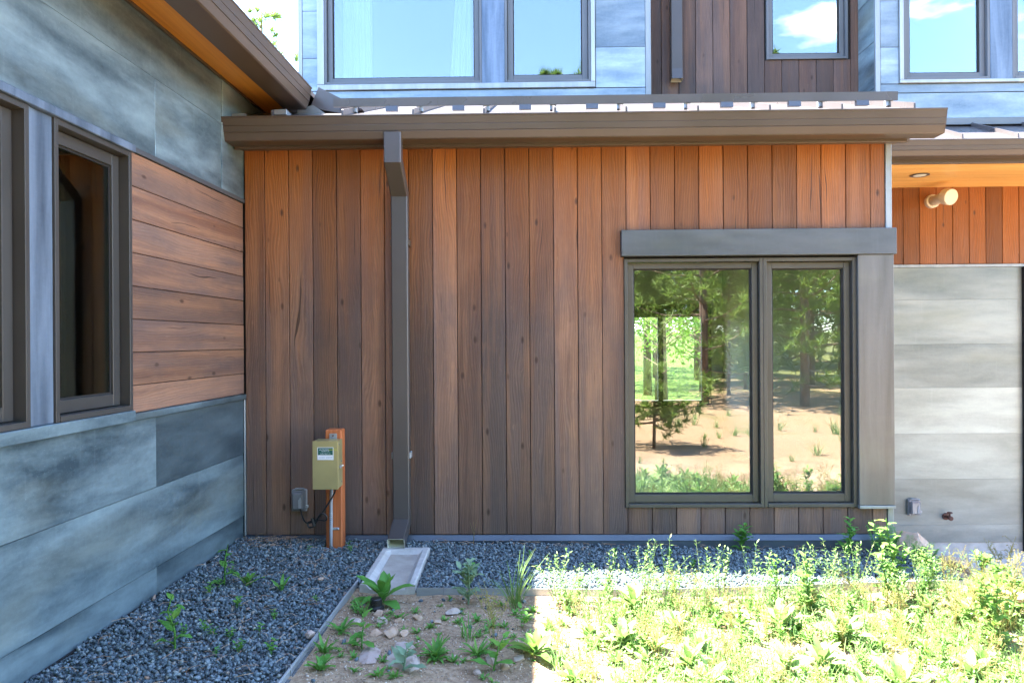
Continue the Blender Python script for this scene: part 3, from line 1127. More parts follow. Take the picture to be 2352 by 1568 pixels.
MB(lrot).prism([(-6.5, 3.03 + 5.06 * RS), (-11.5, 3.03), (-11.5, 3.0), (-6.5, 3.0 + 5.06 * RS)], -1.9, 6.2, 'yaz').build('rear_slope', 'roof_metal', lr)
# flashing where the two roofs meet
fl = part('flashing')
MB().prism([(-1.52, rz(4.56) + 0.004), (-1.19, rz(4.56) + 0.004), (-1.42, rz(4.56) + 0.16), (-1.53, rz(4.56) + 0.14)], 4.84, 4.846, 'yaz').build('diverter', 'galvanised', fl)
MB().box(-1.58, -1.50, 4.53, 4.62, rz(4.56), rz(4.56) + 0.034, 0.002).build('clip', 'galvanised', fl)
MB().prism([(-1.46, 2.96), (-1.20, 2.91), (-1.10, 2.945), (-1.40, 3.10)], 4.90, 5.9, 'yaz').build('valley_flashing', 'roof_metal', fl)
MB().box(XL + 0.006, XL + 0.10, 4.60, 4.604, 2.76, 2.83, 0.001).build('kick_flashing', 'galvanised', fl)
# closed shell of the left wing
ls = part('wall')
MB(lrot).box(-10.5, XL - 0.21, -1.62, -1.60, -0.3, 3.4).build('end_wall', 'zinc_left', ls)
MB(lrot).box(-10.5, XL - 0.21, 7.2, 7.22, -0.3, 3.4).build('end_wall', 'zinc_left', ls)
MB(lrot).box(-10.52, -10.5, -1.62, 7.22, -0.3, 3.4).build('rear_wall', 'zinc_left', ls)
MB(lrot).box(-10.48, XL - 0.21, -1.6, 7.2, -0.05, 0.02).build('room_floor', 'interior_floor', ls)
MB(lrot).box(-10.48, XL - 0.21, -1.6, 7.2, 2.70, 2.74).build('room_ceiling', 'interior_dark', ls)
MB(lrot).box(-4.7, -4.65, -1.59, 7.19, 0.03, 2.69).build('room_wall', 'interior_dark', ls)
MB(lrot).box(-4.6, XL - 0.21, 3.70, 3.75, 0.03, 2.69).build('room_wall', 'interior_dark', ls)
# curtain behind the side window
cm = MB(lrot)
for k in range(10):
    cm.tube([(XL - 0.30 - 0.02 * (k % 2), 3.28 + 0.015 * k, 0.4), (XL - 0.30 - 0.02 * (k % 2), 3.28 + 0.015 * k, 2.5)], 0.014, 6)
cm.build('curtain', 'interior_dark', ls)

# ---- upper storey -------------------------------------------------------
UY = 6.53
uf = front(UY)
uw = MB()
ZT = 5.6
uw.box(-2.05, -1.81, UY + 0.03, UY + 0.2, 3.2, ZT)
uw.box(-0.371, -0.163, UY + 0.03, UY + 0.2, 3.2, ZT)
uw.box(0.619, 1.16, UY + 0.03, UY + 0.2, 3.2, ZT)
uw.box(-1.81, -0.371, UY + 0.031, UY + 0.199, 3.201, 3.70)
uw.box(-0.163, 0.619, UY + 0.031, UY + 0.199, 3.201, 3.70)
uw.box(-1.81, 0.619, UY + 0.031, UY + 0.199, 5.20, ZT - 0.001)
uwall = uw.build('metal_wall', 'dark_gap', house)


def upanel(parent, x0_, x1_, z0, z1, y=UY, mat='zinc_upper'):
    d = random.uniform(-0.001, 0.001)
    MB().box(x0_ + 0.002, x1_ - 0.002, y + d, y + 0.029, z0 + 0.002, z1 - 0.002, 0.001).build('panel', mat, parent)


for z0, z1 in ((3.40, 3.945), (3.945, 4.375), (4.375, 4.80), (4.80, 5.22)):
    upanel(uwall, -2.012, -1.875, z0 if z0 > 3.5 else 3.645, z1)
    if z0 > 3.5:
        upanel(uwall, 0.66, 1.112, z0 + 0.066, z1 + 0.066)
    else:
        upanel(uwall, 0.66, 1.112, 3.645, 4.012)
upanel(uwall, -2.012, 1.112, 3.42, 3.641)
MB().box(-2.052, -2.014, UY - 0.004, UY + 0.2, 3.42, ZT, 0.003).build('corner_trim', 'zinc_light', uwall)
MB().box(1.114, 1.162, UY - 0.004, UY + 0.2, 3.42, ZT, 0.003).build('corner_trim', 'zinc_light', uwall)
# light trim round the window pair
MB(uf).box(-1.873, 0.655, -0.02, 0.022, 3.645, 3.696, 0.004).build('window_trim', 'zinc_light', uwall)
MB(uf).box(-1.873, -1.811, -0.02, 0.0215, 3.6965, 5.25, 0.004).build('window_trim', 'zinc_light', uwall)
MB(uf).box(0.620, 0.655, -0.02, 0.0215, 3.6965, 5.25, 0.004).build('window_trim', 'zinc_light', uwall)
MB(uf).box(-0.370, -0.164, -0.02, 0.014, 3.6965, 5.25, 0.002).build('mullion_panel', 'zinc_vertical', uwall)
make_window(uf, -1.8095, -0.3715, 3.697, 5.20, sash=0.042, fw=0.022, gm='upper_glass', fm='frame_upper')
make_window(uf, -0.1625, 0.6185, 3.697, 5.20, sash=0.050, fw=0.022, gm='upper_glass', fm='frame_upper')
MB().box(-2.05, 1.16, UY + 0.01, UY + 0.03, 3.38, 3.419).build('apron_flashing', 'zinc_trim', uwall)

# wood part set back
YW = 6.87
ww = MB()
ww.box(1.10, 2.314, YW + 0.026, YW + 0.2, 3.3, ZT)
ww.box(3.083, 3.30, YW + 0.026, YW + 0.2, 3.3, ZT)
ww.box(2.314, 3.083, YW + 0.027, YW + 0.199, 3.301, 4.005)
ww.box(2.314, 3.083, YW + 0.027, YW + 0.199, 5.2, ZT - 0.001)
wwall = ww.build('wood_wall', 'dark_gap', house)
e2 = [1.162] + [1.322 + 0.1627 * k for k in range(12)] + [3.19]
e2 = [e for e in e2 if e < 3.15] + [3.186]
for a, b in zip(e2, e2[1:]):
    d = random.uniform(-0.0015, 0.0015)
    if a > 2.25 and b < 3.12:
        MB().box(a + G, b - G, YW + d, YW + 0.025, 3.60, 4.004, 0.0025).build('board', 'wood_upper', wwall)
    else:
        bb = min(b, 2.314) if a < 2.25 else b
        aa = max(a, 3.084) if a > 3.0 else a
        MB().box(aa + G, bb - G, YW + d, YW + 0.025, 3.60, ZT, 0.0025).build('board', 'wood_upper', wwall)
make_window(front(YW), 2.3155, 3.0825, 4.006, 5.2, sash=0.040, fw=0.022, gm='upper_glass', fm='frame_upper')
ds2 = part('downspout')
spout(ds2, 1.450, [(6.815, 5.6), (6.815, 4.2), (6.815, 3.90), (6.800, 3.80)], w=0.108, d=0.08, hollow=1, names=('pipe', 'shoe'), cuts=((0, 1), (1, 3)))

# right metal volume
rw = MB()
rw.box(3.22, 3.424, UY + 0.03, UY + 0.2, 3.2, ZT)
rw.box(4.193, 4.392, UY + 0.03, UY + 0.2, 3.2, ZT)
rw.box(3.424, 4.193, UY + 0.031, UY + 0.199, 3.2, 3.675)
rw.box(4.392, 6.8, UY + 0.031, UY + 0.199, 3.2, 3.675)
rw.box(3.424, 6.8, UY + 0.031, UY + 0.199, 5.2, ZT)
rw.box(5.4, 6.8, UY + 0.03, UY + 0.2, 3.675, 5.2)
rwall = rw.build('metal_wall', 'dark_gap', house)
for z0, z1 in ((3.40, 3.975), (3.975, 4.40), (4.40, 4.82)):
    upanel(rwall, 3.222, 3.388, 3.645 if z0 < 3.5 else z0, z1)
upanel(rwall, 3.222, 6.0, 3.563, 3.643)
upanel(rwall, 3.222, 6.0, 3.332, 3.561, y=UY + 0.004)
MB().box(3.178, 3.220, UY - 0.006, UY + 0.03, 3.33, ZT, 0.003).build('corner_trim', 'zinc_light', rwall)
MB(uf).box(3.390, 5.5, -0.02, 0.022, 3.645, 3.676, 0.004).build('window_trim', 'zinc_light', rwall)
MB(uf).box(3.390, 3.423, -0.02, 0.0215, 3.6765, 5.25, 0.004).build('window_trim', 'zinc_light', rwall)
MB(uf).box(4.1945, 4.3905, -0.02, 0.014, 3.6765, 5.25, 0.002).build('mullion_panel', 'zinc_vertical', rwall)
MB(uf).box(3.2, 6.0, -0.02, 0.012, 3.268, 3.3295, 0.003).build('apron_flashing', 'zinc_trim', rwall)
# its side cheek facing the wood
cz = [3.33, 3.62, 4.04, 4.46, 4.88, 5.3]
for a, b in zip(cz, cz[1:]):
    MB().box(3.182, 3.20, UY + 0.032, YW + 0.02, a + 0.002, b - 0.002, 0.002).build('cheek_panel', 'zinc_left', rwall)
MB().box(3.2005, 3.23, UY + 0.2, YW + 0.2, 3.3, ZT).build('cheek_wall', 'dark_gap', rwall)
make_window(uf, 3.4245, 4.1925, 3.677, 5.2, sash=0.044, fw=0.022, gm='upper_glass', fm='frame_upper')
make_window(uf, 4.3925, 5.2, 3.677, 5.2, sash=0.044, fw=0.022, gm='upper_glass', fm='frame_upper')

# shell of the main house: sides, back with a window, floors, roof
sh = part('wall')
MB().box(-2.05, -2.0, UY + 0.21, 8.7, 2.6, ZT).build('side_wall', 'zinc_upper', sh)
MB().box(8.0, 8.05, 7.2, 8.7, -0.9, ZT).build('side_wall', 'zinc_upper', sh)
bk = MB()
bk.box(-2.0, -1.7, 8.6, 8.7, -0.3, ZT)
bk.box(-1.7, -0.7, 8.6, 8.7, 2.3, ZT)  # gap below is an unseen opening, added to light the room
bk.box(-0.7, 0.9, 8.6, 8.7, -0.3, ZT)
bk.box(2.14, 8.0, 8.6, 8.7, -0.3, ZT)
bk.box(0.9, 2.14, 8.6, 8.7, -0.3, 0.63)
bk.box(0.9, 2.14, 8.6, 8.7, 1.66, ZT)
bk.build('rear_wall', 'interior_white', sh)
wf_ = MB()
wf_.box(0.82, 0.90, 8.56, 8.598, 0.56, 1.78)
wf_.box(2.10, 2.215, 8.56, 8.598, 0.56, 1.78)
wf_.box(0.90, 2.10, 8.56, 8.598, 1.625, 1.78)
wf_.box(0.90, 2.10, 8.56, 8.598, 0.56, 0.637)
wf_.box(1.585, 1.645, 8.56, 8.598, 0.637, 1.625)
wf_.build('rear_window_frame', 'interior_dark', sh)
MB().box(-1.99, 2.40, W + 0.19, 8.6, 0.02, 0.10).build('room_floor', 'interior_floor', sh)
MB().box(-1.99, 8.0, 7.22, 8.6, 2.62, 2.70).build('room_ceiling', 'interior_white', sh)
MB().box(-1.99, 8.0, UY + 0.21, 8.6, 3.22, 3.34).build('storey_floor', 'interior_floor', sh)
MB().box(-1.98, -1.93, W + 0.2, 8.6, 0.1, 2.62).build('room_wall', 'interior_white', sh)
MB().box(2.36, 2.40, W + 0.2, 8.6, 0.1, 2.62).build('room_wall', 'interior_white', sh)
MB().box(-1.99, 8.0, 8.4, 8.44, 3.34, 5.59).build('room_wall', 'interior_dark', sh)
MB().box(-2.4, 8.4, 6.46, 9.0, ZT, ZT + 0.16, 0.01).build('upper_roof', 'brown_metal', sh)
cc = MB()
for k in range(9):
    cc.tube([(-1.70 + 0.03 * k, 6.86 + 0.02 * (k % 2), 3.4), (-1.70 + 0.03 * k, 6.86 + 0.02 * (k % 2), 5.4)], 0.02, 6)
cc.build('curtain', 'curtain_cloth', sh)
cc = MB()
for k in range(7):
    cc.tube([(-0.50 - 0.012 * k, 6.86 + 0.02 * (k % 2), 5.4), (-0.50 - 0.035 * k, 6.86 + 0.02 * (k % 2), 3.4)], 0.016, 6)
cc.build('curtain', 'curtain_cloth', sh)

# ---- porch (recessed wall on the right) -------------------------------
PY = 7.0
pw = MB().box(2.43, 8.0, PY + 0.026, PY + 0.2, -0.9, 3.3).build('porch_wall', 'dark_gap', house)
pe = [2.432] + [2.555 + 0.158 * k for k in range(17)]
for a, b in zip(pe, pe[1:]):
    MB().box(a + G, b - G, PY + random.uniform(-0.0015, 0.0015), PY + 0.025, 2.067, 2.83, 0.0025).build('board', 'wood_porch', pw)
MB().box(2.43, 5.2, PY - 0.012, PY + 0.025, 2.037, 2.0655, 0.003).build('ledge_trim', 'zinc_light', pw)
pz = [2.036, 1.725, 1.297, 0.877, 0.436, -0.004, -0.445, -0.613]
for k, (a, b) in enumerate(zip(pz, pz[1:])):
    MB().box(2.43, 4.788, PY - 0.001 + 0.0008 * k, PY + 0.025, b + 0.0004, a - 0.0004, 0.0008).build('panel', 'zinc_porch', pw)
MB().box(2.43, 4.80, PY + 0.012, PY + 0.025, -0.75, -0.615).build('foundation', 'concrete', pw)
MB().box(4.790, 4.86, PY - 0.04, PY + 0.025, -0.70, 2.0365, 0.003).build('door_frame', 'dark_gap', pw)
MB().box(4.861, 5.9, PY - 0.01, PY + 0.025, -0.70, 2.0365, 0.003).build('door_leaf', 'frame_paint', pw)
pp = part('porch_soffit')
for k in range(7):
    MB().box(2.43, 8.0, 6.072 + 0.1327 * k + 0.0006, 6.072 + 0.1327 * (k + 1) - 0.0006, 2.809, 2.83, 0.001).build('soffit_board', 'pine_soffit', pp)
MB().box(2.43, 8.0, 6.03, 6.0705, 2.805, 2.96, 0.003).build('fascia_board', 'brown_metal', pp)
MB().prism([(5.88 + a, 2.838 + b * 0.86) for a, b in GUT], 2.432, 8.0, 'ayz').build('gutter', 'brown_metal', house)
pr = part('roof')
for k in range(12):
    a = 2.43 + 0.45 * k
    MB().prism([(5.90, 2.972), (6.60, 3.285), (6.60, 3.255), (5.90, 2.942)], a + 0.001, a + 0.449, 'ayz').build('roof_sheet', 'roof_metal', pr)
    MB().prism([(5.915, 2.97), (5.915, 3.016), (6.53, 3.291), (6.53, 3.25)], a + 0.25 - 0.006, a + 0.25 + 0.006, 'ayz').build('seam', 'roof_metal', pr)

# ------------------------------------------------------------------ fittings on the walls
def cover_box(x, y, z, w, h, label, s=1.0):
    r = empty('outlet_cover', (x, y, z))
    d = 0.062 * s
    b_ = MB().box(-w / 2, w / 2, -0.022, 0.0, -h / 2, h / 2, 0.006)
    b_.build('back_box', 'grey_plastic', r)
    m_ = MB()
    # domed transparent lid
    m_.prism([(-w / 2 + 0.004, -h / 2 + 0.005), (w / 2 - 0.006, -h / 2 + 0.005), (w / 2 - 0.006, h / 2 - 0.006), (-w / 2 + 0.004, h / 2 - 0.006)], -0.024, -0.036, 'yaz')
    m_.box(-w / 2 + 0.010, w / 2 - 0.016, -d, -0.036, -h / 2 + 0.014, h / 2 - 0.016, 0.016)
    m_.build('lid', 'clear_plastic', r)
    MB().prism([(0.008, -h * 0.30), (0.024, -h * 0.30), (0.026, h * 0.05), (0.020, h * 0.2), (0.006, h * 0.05)], -d - 0.001, -d - 0.004, 'yaz').build('grip', 'grey_plastic', r)
    MB().box(w / 2 - 0.006, w / 2 + 0.010, -0.034, -0.014, -h * 0.34, -h * 0.20, 0.003).build('latch', 'galvanised', r)
    MB().box(-w * 0.3, w * 0.3, -0.03, -0.008, h / 2 - 0.001, h / 2 + 0.008, 0.003).build('hinge', 'grey_plastic', r)
    return tag(r, label, 'outlet cover')


cover_box(-1.508, W - 0.0005, 0.302, 0.100, 0.148, 'grey weatherproof outlet cover with cord on wood boards beside the post')
cover_box(3.74, PY, -0.27, 0.118, 0.155, 'grey weatherproof outlet cover on pale zinc panels beside the hose tap')

r = empty('hose_tap', (4.05, PY, -0.361))
MB().lathe([(0.034, 0.0), (0.034, -0.008), (0.015, -0.010), (0.015, -0.06), (0.020, -0.065), (0.022, -0.09), (0.014, -0.096)], (0, 0, 0), 'y', 14).build('spout', 'rust_iron', r, smooth=False)
MB().tube([(0, -0.065, 0.0), (0, -0.067, 0.045)], 0.008, 8).build('stem', 'rust_iron', r)
MB().lathe([(0.022, 0.0), (0.026, 0.006), (0.022, 0.012)], (0, -0.067, 0.044), 'z', 12).build('handle', 'rust_iron', r)
tag(r, 'small rusty brown hose tap sticking out of pale zinc panels', 'tap')

# cream plastic vent elbow
r = empty('vent_pipe', (3.925, PY, 2.668))
MB().lathe([(0.050, 0.0), (0.064, -0.002), (0.064, -0.045), (0.052, -0.047)], (0, 0, 0), 'y', 28).build('flange', 'cream_plastic', r, smooth=False)
MB().tube([(0, -0.03, 0), (0, -0.13, 0), (-0.002, -0.17, 0.006), (0.004, -0.21, 0.010), (0.012, -0.25, 0.004)], 0.046, 24).build('pipe', 'cream_plastic', r, smooth=True)
c0 = Vector((0.006, -0.225, 0.008))
ax = Vector((0.22, -1.0, -0.28)).normalized()
m_ = MB()
m_.tube([c0, c0 + ax * 0.008, c0 + ax * 0.075, c0 + ax * 0.080, c0 + ax * 0.078, c0 + ax * 0.03], [0.062, 0.074, 0.074, 0.070, 0.061, 0.060], 28)
m_.build('collar', 'cream_plastic', r)
m_ = MB()
m_.tube([c0 + ax * 0.030, c0 + ax * 0.034], 0.0605, 24)
m_.build('screen', 'vent_screen', r)
tag(r, 'cream plastic vent pipe elbow on wood boards under porch soffit', 'vent pipe')

r = empty('recessed_light', (3.53, 6.462, 2.8088))
MB().lathe([(0.062, 0.0), (0.076, -0.001), (0.080, -0.006), (0.072, -0.009), (0.058, -0.006)], (0, 0, 0), 'z', 28).build('trim_ring', 'dark_plastic', r)
MB().lathe([(0.054, -0.0065), (0.05, -0.009), (0.018, -0.010), (0.016, -0.012)], (0, 0, 0), 'z', 24).build('lens', 'pale_inside', r)
tag(r, 'round recessed downlight in the yellow pine porch soffit', 'ceiling light')

# ------------------------------------------------------------------ post with transformer
PXc, PYf = -1.2335, 4.600
gzp = gl_(PXc) - 0.02
r = empty('wooden_post', (PXc, PYf + 0.045, gzp))
MB().box(-0.0525, 0.0525, -0.045, 0.045, -0.2, 0.79 - gzp, 0.006).build('post', 'cedar_post', r)
for dz in (0.46, 0.13):
    MB().box(-0.022, 0.034, -0.0505, -0.0452, dz - 0.008, dz + 0.008, 0.002).build('strap', 'galvanised', r)
    MB().lathe([(0.006, 0.0), (0.006, -0.004), (0.003, -0.006)], (0.026, -0.0505, dz), 'y', 10).build('screw', 'galvanised', r)
tag(r, 'orange cedar post standing in gravel behind the brass coloured box', 'post')

r = empty('conduit', (PXc - 0.012, PYf - 0.012, gzp))
cp = MB()
cp.tube([(-0.004, 0, -0.05), (-0.004, 0, 0.10), (-0.002, 0, 0.30), (0.002, 0, 0.40), (0.010, -0.02, 0.44)], 0.0105, 12)
cp.build('pipe', 'grey_plastic', r, smooth=True)
for k in range(6):
    z = 0.17 + 0.012 * k
    cp = MB().lathe([(0.0108, -0.003), (0.0122, -0.001), (0.0122, 0.001), (0.0108, 0.003)], (-0.003, 0, z), 'z', 12)
    cp.build('rib', 'grey_plastic', r)
tag(r, 'grey plastic conduit strapped to front of the cedar post', 'conduit')

bx0, bx1, by0, by1, bz0, bz1 = -1.332, -1.175, 4.480, 4.5985, 0.435, 0.733
r = empty('transformer_box', ((bx0 + bx1) / 2, by1, bz0))
ox, oy, oz = r.location
MB().box(bx0 - ox, bx1 - ox, 0.004 + by0 - oy, 0, 0, bz1 - bz0 - 0.0, 0.002).build('case', 'brass_box', r)
MB().box(bx0 - ox - 0.002, bx1 - ox + 0.002, by0 - oy, by0 - oy + 0.0035, -0.004, bz1 - bz0 + 0.002, 0.001).build('door', 'brass_box', r)
MB().box(-0.024 + 0.02, 0.024 + 0.02, -0.006, -0.001, bz1 - bz0 - 0.002, bz1 - bz0 + 0.034, 0.001).build('hanger_plate', 'galvanised', r)
MB().lathe([(0.005, 0), (0.005, -0.004), (0.003, -0.006)], (0.02, -0.006, bz1 - bz0 + 0.02), 'y', 10).build('screw', 'rust_iron', r)
hx = bx1 - ox
MB().box(hx, hx + 0.012, -0.085, -0.068, 0.122, 0.140, 0.002).build('latch', 'galvanised', r)
MB().tube([(hx + 0.010, -0.066, 0.134), (hx + 0.016, -0.052, 0.136)], 0.006, 10).build('lock', 'cream_plastic', r)
for zz in (0.275, 0.16, 0.03):
    MB().lathe([(0.004, 0), (0.003, 0.004)], (hx, -0.03 if zz < 0.27 else -0.09, zz), 'x', 8).build('screw', 'galvanised', r)
# printed label
lx0, lx1 = -0.0495, 0.0525
lz1 = bz1 - bz0 - 0.038
lz0 = lz1 - 0.079
yb = by0 - oy
MB().box(lx0, lx1, yb - 0.0010, yb, lz0, lz1).build('label_plate', 'label_white', r)
MB().box(lx0 + 0.004, lx1 - 0.004, yb - 0.0016, yb - 0.0010, lz0 + 0.031, lz1 - 0.003).build('label_panel', 'label_green', r)
ln = MB()
ln.box(lx0 + 0.003, lx1 - 0.003, yb - 0.0016, yb - 0.0010, lz0 + 0.003, lz0 + 0.0042)
ln.box(lx0 + 0.003, lx0 + 0.0042, yb - 0.0016, yb - 0.0010, lz0 + 0.0042, lz0 + 0.031)
ln.box(lx1 - 0.0042, lx1 - 0.003, yb - 0.0016, yb - 0.0010, lz0 + 0.0042, lz0 + 0.031)
ln.build('label_border', 'label_blue', r)


def text(s, x, z, size, mat, name='lettering', align='LEFT', parent=r, y=None):
    cu = bpy.data.curves.new('lettering', 'FONT')
    cu.body = s
    cu.size = size
    cu.align_x = align
    ob = bpy.data.objects.new('tmp', cu)
    COL.objects.link(ob)
    dg = bpy.context.evaluated_depsgraph_get()
    me = bpy.data.meshes.new_from_object(ob.evaluated_get(dg))
    w = max(v.co.x for v in me.vertices)
    bpy.data.objects.remove(ob)
    bpy.data.curves.remove(cu)
    for v in me.vertices:
        v.co = Vector((x + v.co.x, yb - 0.0022 if y is None else y, z + v.co.y))
    me.materials.clear()
    me.materials.append(MATS[mat])
    o = bpy.data.objects.new(name, me)
    COL.objects.link(o)
    o.parent = parent
    return w


wq = text('OUTDOOR', lx0 + 0.012, lz1 - 0.0185, 0.0118, 'label_white')
text('LIGHTING', lx0 + 0.012 + wq, lz1 - 0.0185, 0.0118, 'label_yellow')
text('PERSPECTIVES', 0.0015, lz1 - 0.0275, 0.0082, 'label_white', align='CENTER')
text('outdoorlights.com', 0.0015, lz1 - 0.0415, 0.0088, 'label_white', align='CENTER')
bl = MB()
for k in range(9):
    xx = lx0 + 0.010 + k * 0.0094
    if k != 4:
        bl.box(xx, xx + 0.0072, yb - 0.0015, yb - 0.0010, lz0 + 0.013, lz0 + 0.017)
bl.build('print_line', 'label_blue', r)
tag(r, 'brass coloured metal box with green and white label on the post', 'electrical box')

# black power cord with a loop
r = empty('power_cord', (-1.40, W - 0.06, 0.1))
pts = [(-1.203, 4.52, 0.437), (-1.215, 4.56, 0.40), (-1.245, 4.555, 0.345), (-1.285, 4.56, 0.285), (-1.33, 4.585, 0.225), (-1.375, 4.60, 0.205), (-1.405, 4.61, 0.19),
       (-1.395, 4.60, 0.165), (-1.365, 4.595, 0.17), (-1.34, 4.585, 0.205), (-1.32, 4.565, 0.245), (-1.298, 4.56, 0.262), (-1.275, 4.562, 0.25), (-1.27, 4.565, 0.225),
       (-1.29, 4.575, 0.212), (-1.325, 4.585, 0.214), (-1.37, 4.60, 0.198), (-1.42, 4.63, 0.185), (-1.455, 4.67, 0.205), (-1.485, 4.72, 0.245), (-1.495, 4.745, 0.262)]


def smooth_path(p, n=5):
    p = [Vector(q) for q in p]
    o = []
    for i in range(len(p) - 1):
        a, b, c, d = p[max(i - 1, 0)], p[i], p[i + 1], p[min(i + 2, len(p) - 1)]
        for k in range(n):
            t = k / n
            o.append(0.5 * ((2 * b) + (c - a) * t + (2 * a - 5 * b + 4 * c - d) * t * t + (3 * b - a - 3 * c + d) * t ** 3))
    o.append(p[-1])
    return o


off = Vector(r.location)
MB().tube([q - off for q in smooth_path(pts)], 0.0056, 8).build('cable', 'black_rubber', r, smooth=True)
MB().tube([Vector((-1.372, 4.595, 0.225)) - off, Vector((-1.355, 4.59, 0.175)) - off], 0.012, 8).build('tie', 'black_rubber', r)
tag(r, 'black power cord looped between the outlet cover and the brass box', 'cord')

# ------------------------------------------------------------------ splash block
r = empty('splash_block', (-0.752, 4.19, 0.0))
L0, L1 = 3.846 - 4.19, 4.545 - 4.19
hw = 0.150
zt, zb, zf = 0.052, -0.035, 0.022
m_ = MB()
# cross sections from front to back: (y, list of (x, z))
def sec(y, xo, rim, flo):
    return [(-hw + xo, y, zb), (-hw + xo, y, zt - 0.006), (-hw + 0.008 + xo, y, zt), (-hw + rim + xo, y, zt), (-hw + rim + 0.028 + xo, y, flo), (hw - rim - 0.028 + xo, y, flo),
            (hw - rim + xo, y, zt), (hw - 0.008 + xo, y, zt), (hw + xo, y, zt - 0.006), (hw + xo, y, zb)]
secs = [sec(L0, 0.006, 0.030, zf), sec(L0 + 0.33, 0.0, 0.034, zf + 0.004), sec(L1 - 0.085, -0.004, 0.036, zf + 0.007), sec(L1 - 0.055, -0.004, 0.036, zt - 0.001), sec(L1 - 0.006, -0.005, 0.036, zt - 0.001)]
ids = [[m_.vert(p) for p in s_] for s_ in secs]
for a, b in zip(ids, ids[1:]):
    for k in range(len(a)):
        m_.f.append([a[k], a[(k + 1) % len(a)], b[(k + 1) % len(a)], b[k]])
m_.f.append(list(reversed(ids[0])))
m_.f.append(ids[-1])
m_.build('tray', 'concrete', r)
m_ = MB()
m_.face([(-hw + 0.0655, L0 + 0.002, zf + 0.0008), (hw - 0.0535, L0 + 0.002, zf + 0.0008), (hw - 0.0685, L1 - 0.086, zf + 0.0078), (-hw + 0.0605, L1 - 0.086, zf + 0.0078)])
m_.build('silt', 'concrete_floor', r, recalc=False)
tag(r, 'grey concrete splash block under the downspout on gravel', 'splash block')

# ------------------------------------------------------------------ metal edging strips
def edging(path, label, h0=0.10):
    r = empty('edging_strip', (path[0][0], path[0][1], 0))
    o_ = Vector((path[0][0], path[0][1], 0))
    m_ = MB()
    th = 0.0025
    P = [Vector((p[0], p[1], p[2])) - o_ for p in path]
    prev = None
    for i, p in enumerate(P):
        d = (P[min(i + 1, len(P) - 1)] - P[max(i - 1, 0)])
        d.z = 0
        d.normalize()
        n_ = Vector((-d.y, d.x, 0)) * th
        ring = [m_.vert(tuple(q)) for q in (p - n_, p + n_, p + n_ * 2.2 + Vector((0, 0, -0.006)), p + n_ - Vector((0, 0, 0.009)), p + n_ - Vector((0, 0, h0 + 0.1)), p - n_ - Vector((0, 0, h0 + 0.1)))]
        if prev:
            for k in range(6):
                m_.f.append([prev[k], prev[(k + 1) % 6], ring[(k + 1) % 6], ring[k]])
        else:
            m_.f.append(ring)
        prev = ring
    m_.f.append(list(reversed(prev)))
    m_.build('strip', 'galvanised', r)
    return tag(r, label, 'edging'), o_


pl = [(-0.925 - 0.0055 * k, 3.925 - 0.25 * k, gl_(-0.93) + 0.012 + 0.002 * math.sin(k * 1.7)) for k in range(11)]
r1, o1 = edging(pl, 'galvanised edging strip running from splash block between gravel and bare soil')
for yy in (3.22, 2.86):
    xx = -0.925 - 0.0055 * (3.925 - yy) / 0.25
    z = gl_(-0.93) + 0.012
    st = [(xx - 0.02, yy + 0.004, z - 0.03), (xx - 0.012, yy + 0.002, z + 0.012), (xx + 0.003, yy, z + 0.014), (xx + 0.006, yy, z - 0.02), (xx + 0.006, yy, z - 0.09)]
    MB().tube([Vector(q) - o1 for q in st], 0.0022, 6).build('staple', 'galvanised', r1)
pr_ = [(-0.585, 3.826, gl_(-0.58) + 0.010), (-0.2, 3.842, gl_(-0.2) + 0.010), (0.2, 3.862, gl_(0.2) + 0.008), (0.667, 3.886, gl_(0.667) + 0.008), (1.1, 3.945, gl_(1.1) + 0.008), (1.5, 4.010, gl_(1.5) + 0.008),
       (1.92, 4.080, gl_(1.92) + 0.006), (2.35, 4.16, gl_(2.35)), (2.75, 4.25, gl_(2.6) - 0.03)]
r2, o2 = edging([(p.x, p.y, p.z) for p in smooth_path(pr_, 4)], 'galvanised edging strip running right from splash block in front of the wood wall', 0.13)
for xx, yy in ((-0.44, 3.826), ):
    z = gl_(xx) + 0.012
    st = [(xx, yy + 0.02, z - 0.03), (xx, yy + 0.012, z + 0.012), (xx, yy - 0.003, z + 0.014), (xx, yy - 0.005, z - 0.06)]
    MB().tube([Vector(q) - o2 for q in st], 0.0022, 6).build('staple', 'galvanised', r2)

# black irrigation cap
r = empty('irrigation_cap', (-0.755, 3.60, ground_z(-0.755, 3.60)))
MB().lathe([(0.036, -0.02), (0.040, 0.006), (0.040, 0.018), (0.030, 0.022), (0.028, 0.024), (0.028, 0.058), (0.025, 0.062)], (0, 0, 0), 'z', 20).build('body', 'black_rubber', r)
for k in range(10):
    a = k * math.pi / 5
    MB().box(0.027 * math.cos(a) - 0.002, 0.027 * math.cos(a) + 0.002, 0.027 * math.sin(a) - 0.002, 0.027 * math.sin(a) + 0.002, 0.03, 0.054).build('ridge', 'black_rubber', r)
tag(r, 'black plastic irrigation cap poking out of bare soil near splash block', 'irrigation cap')

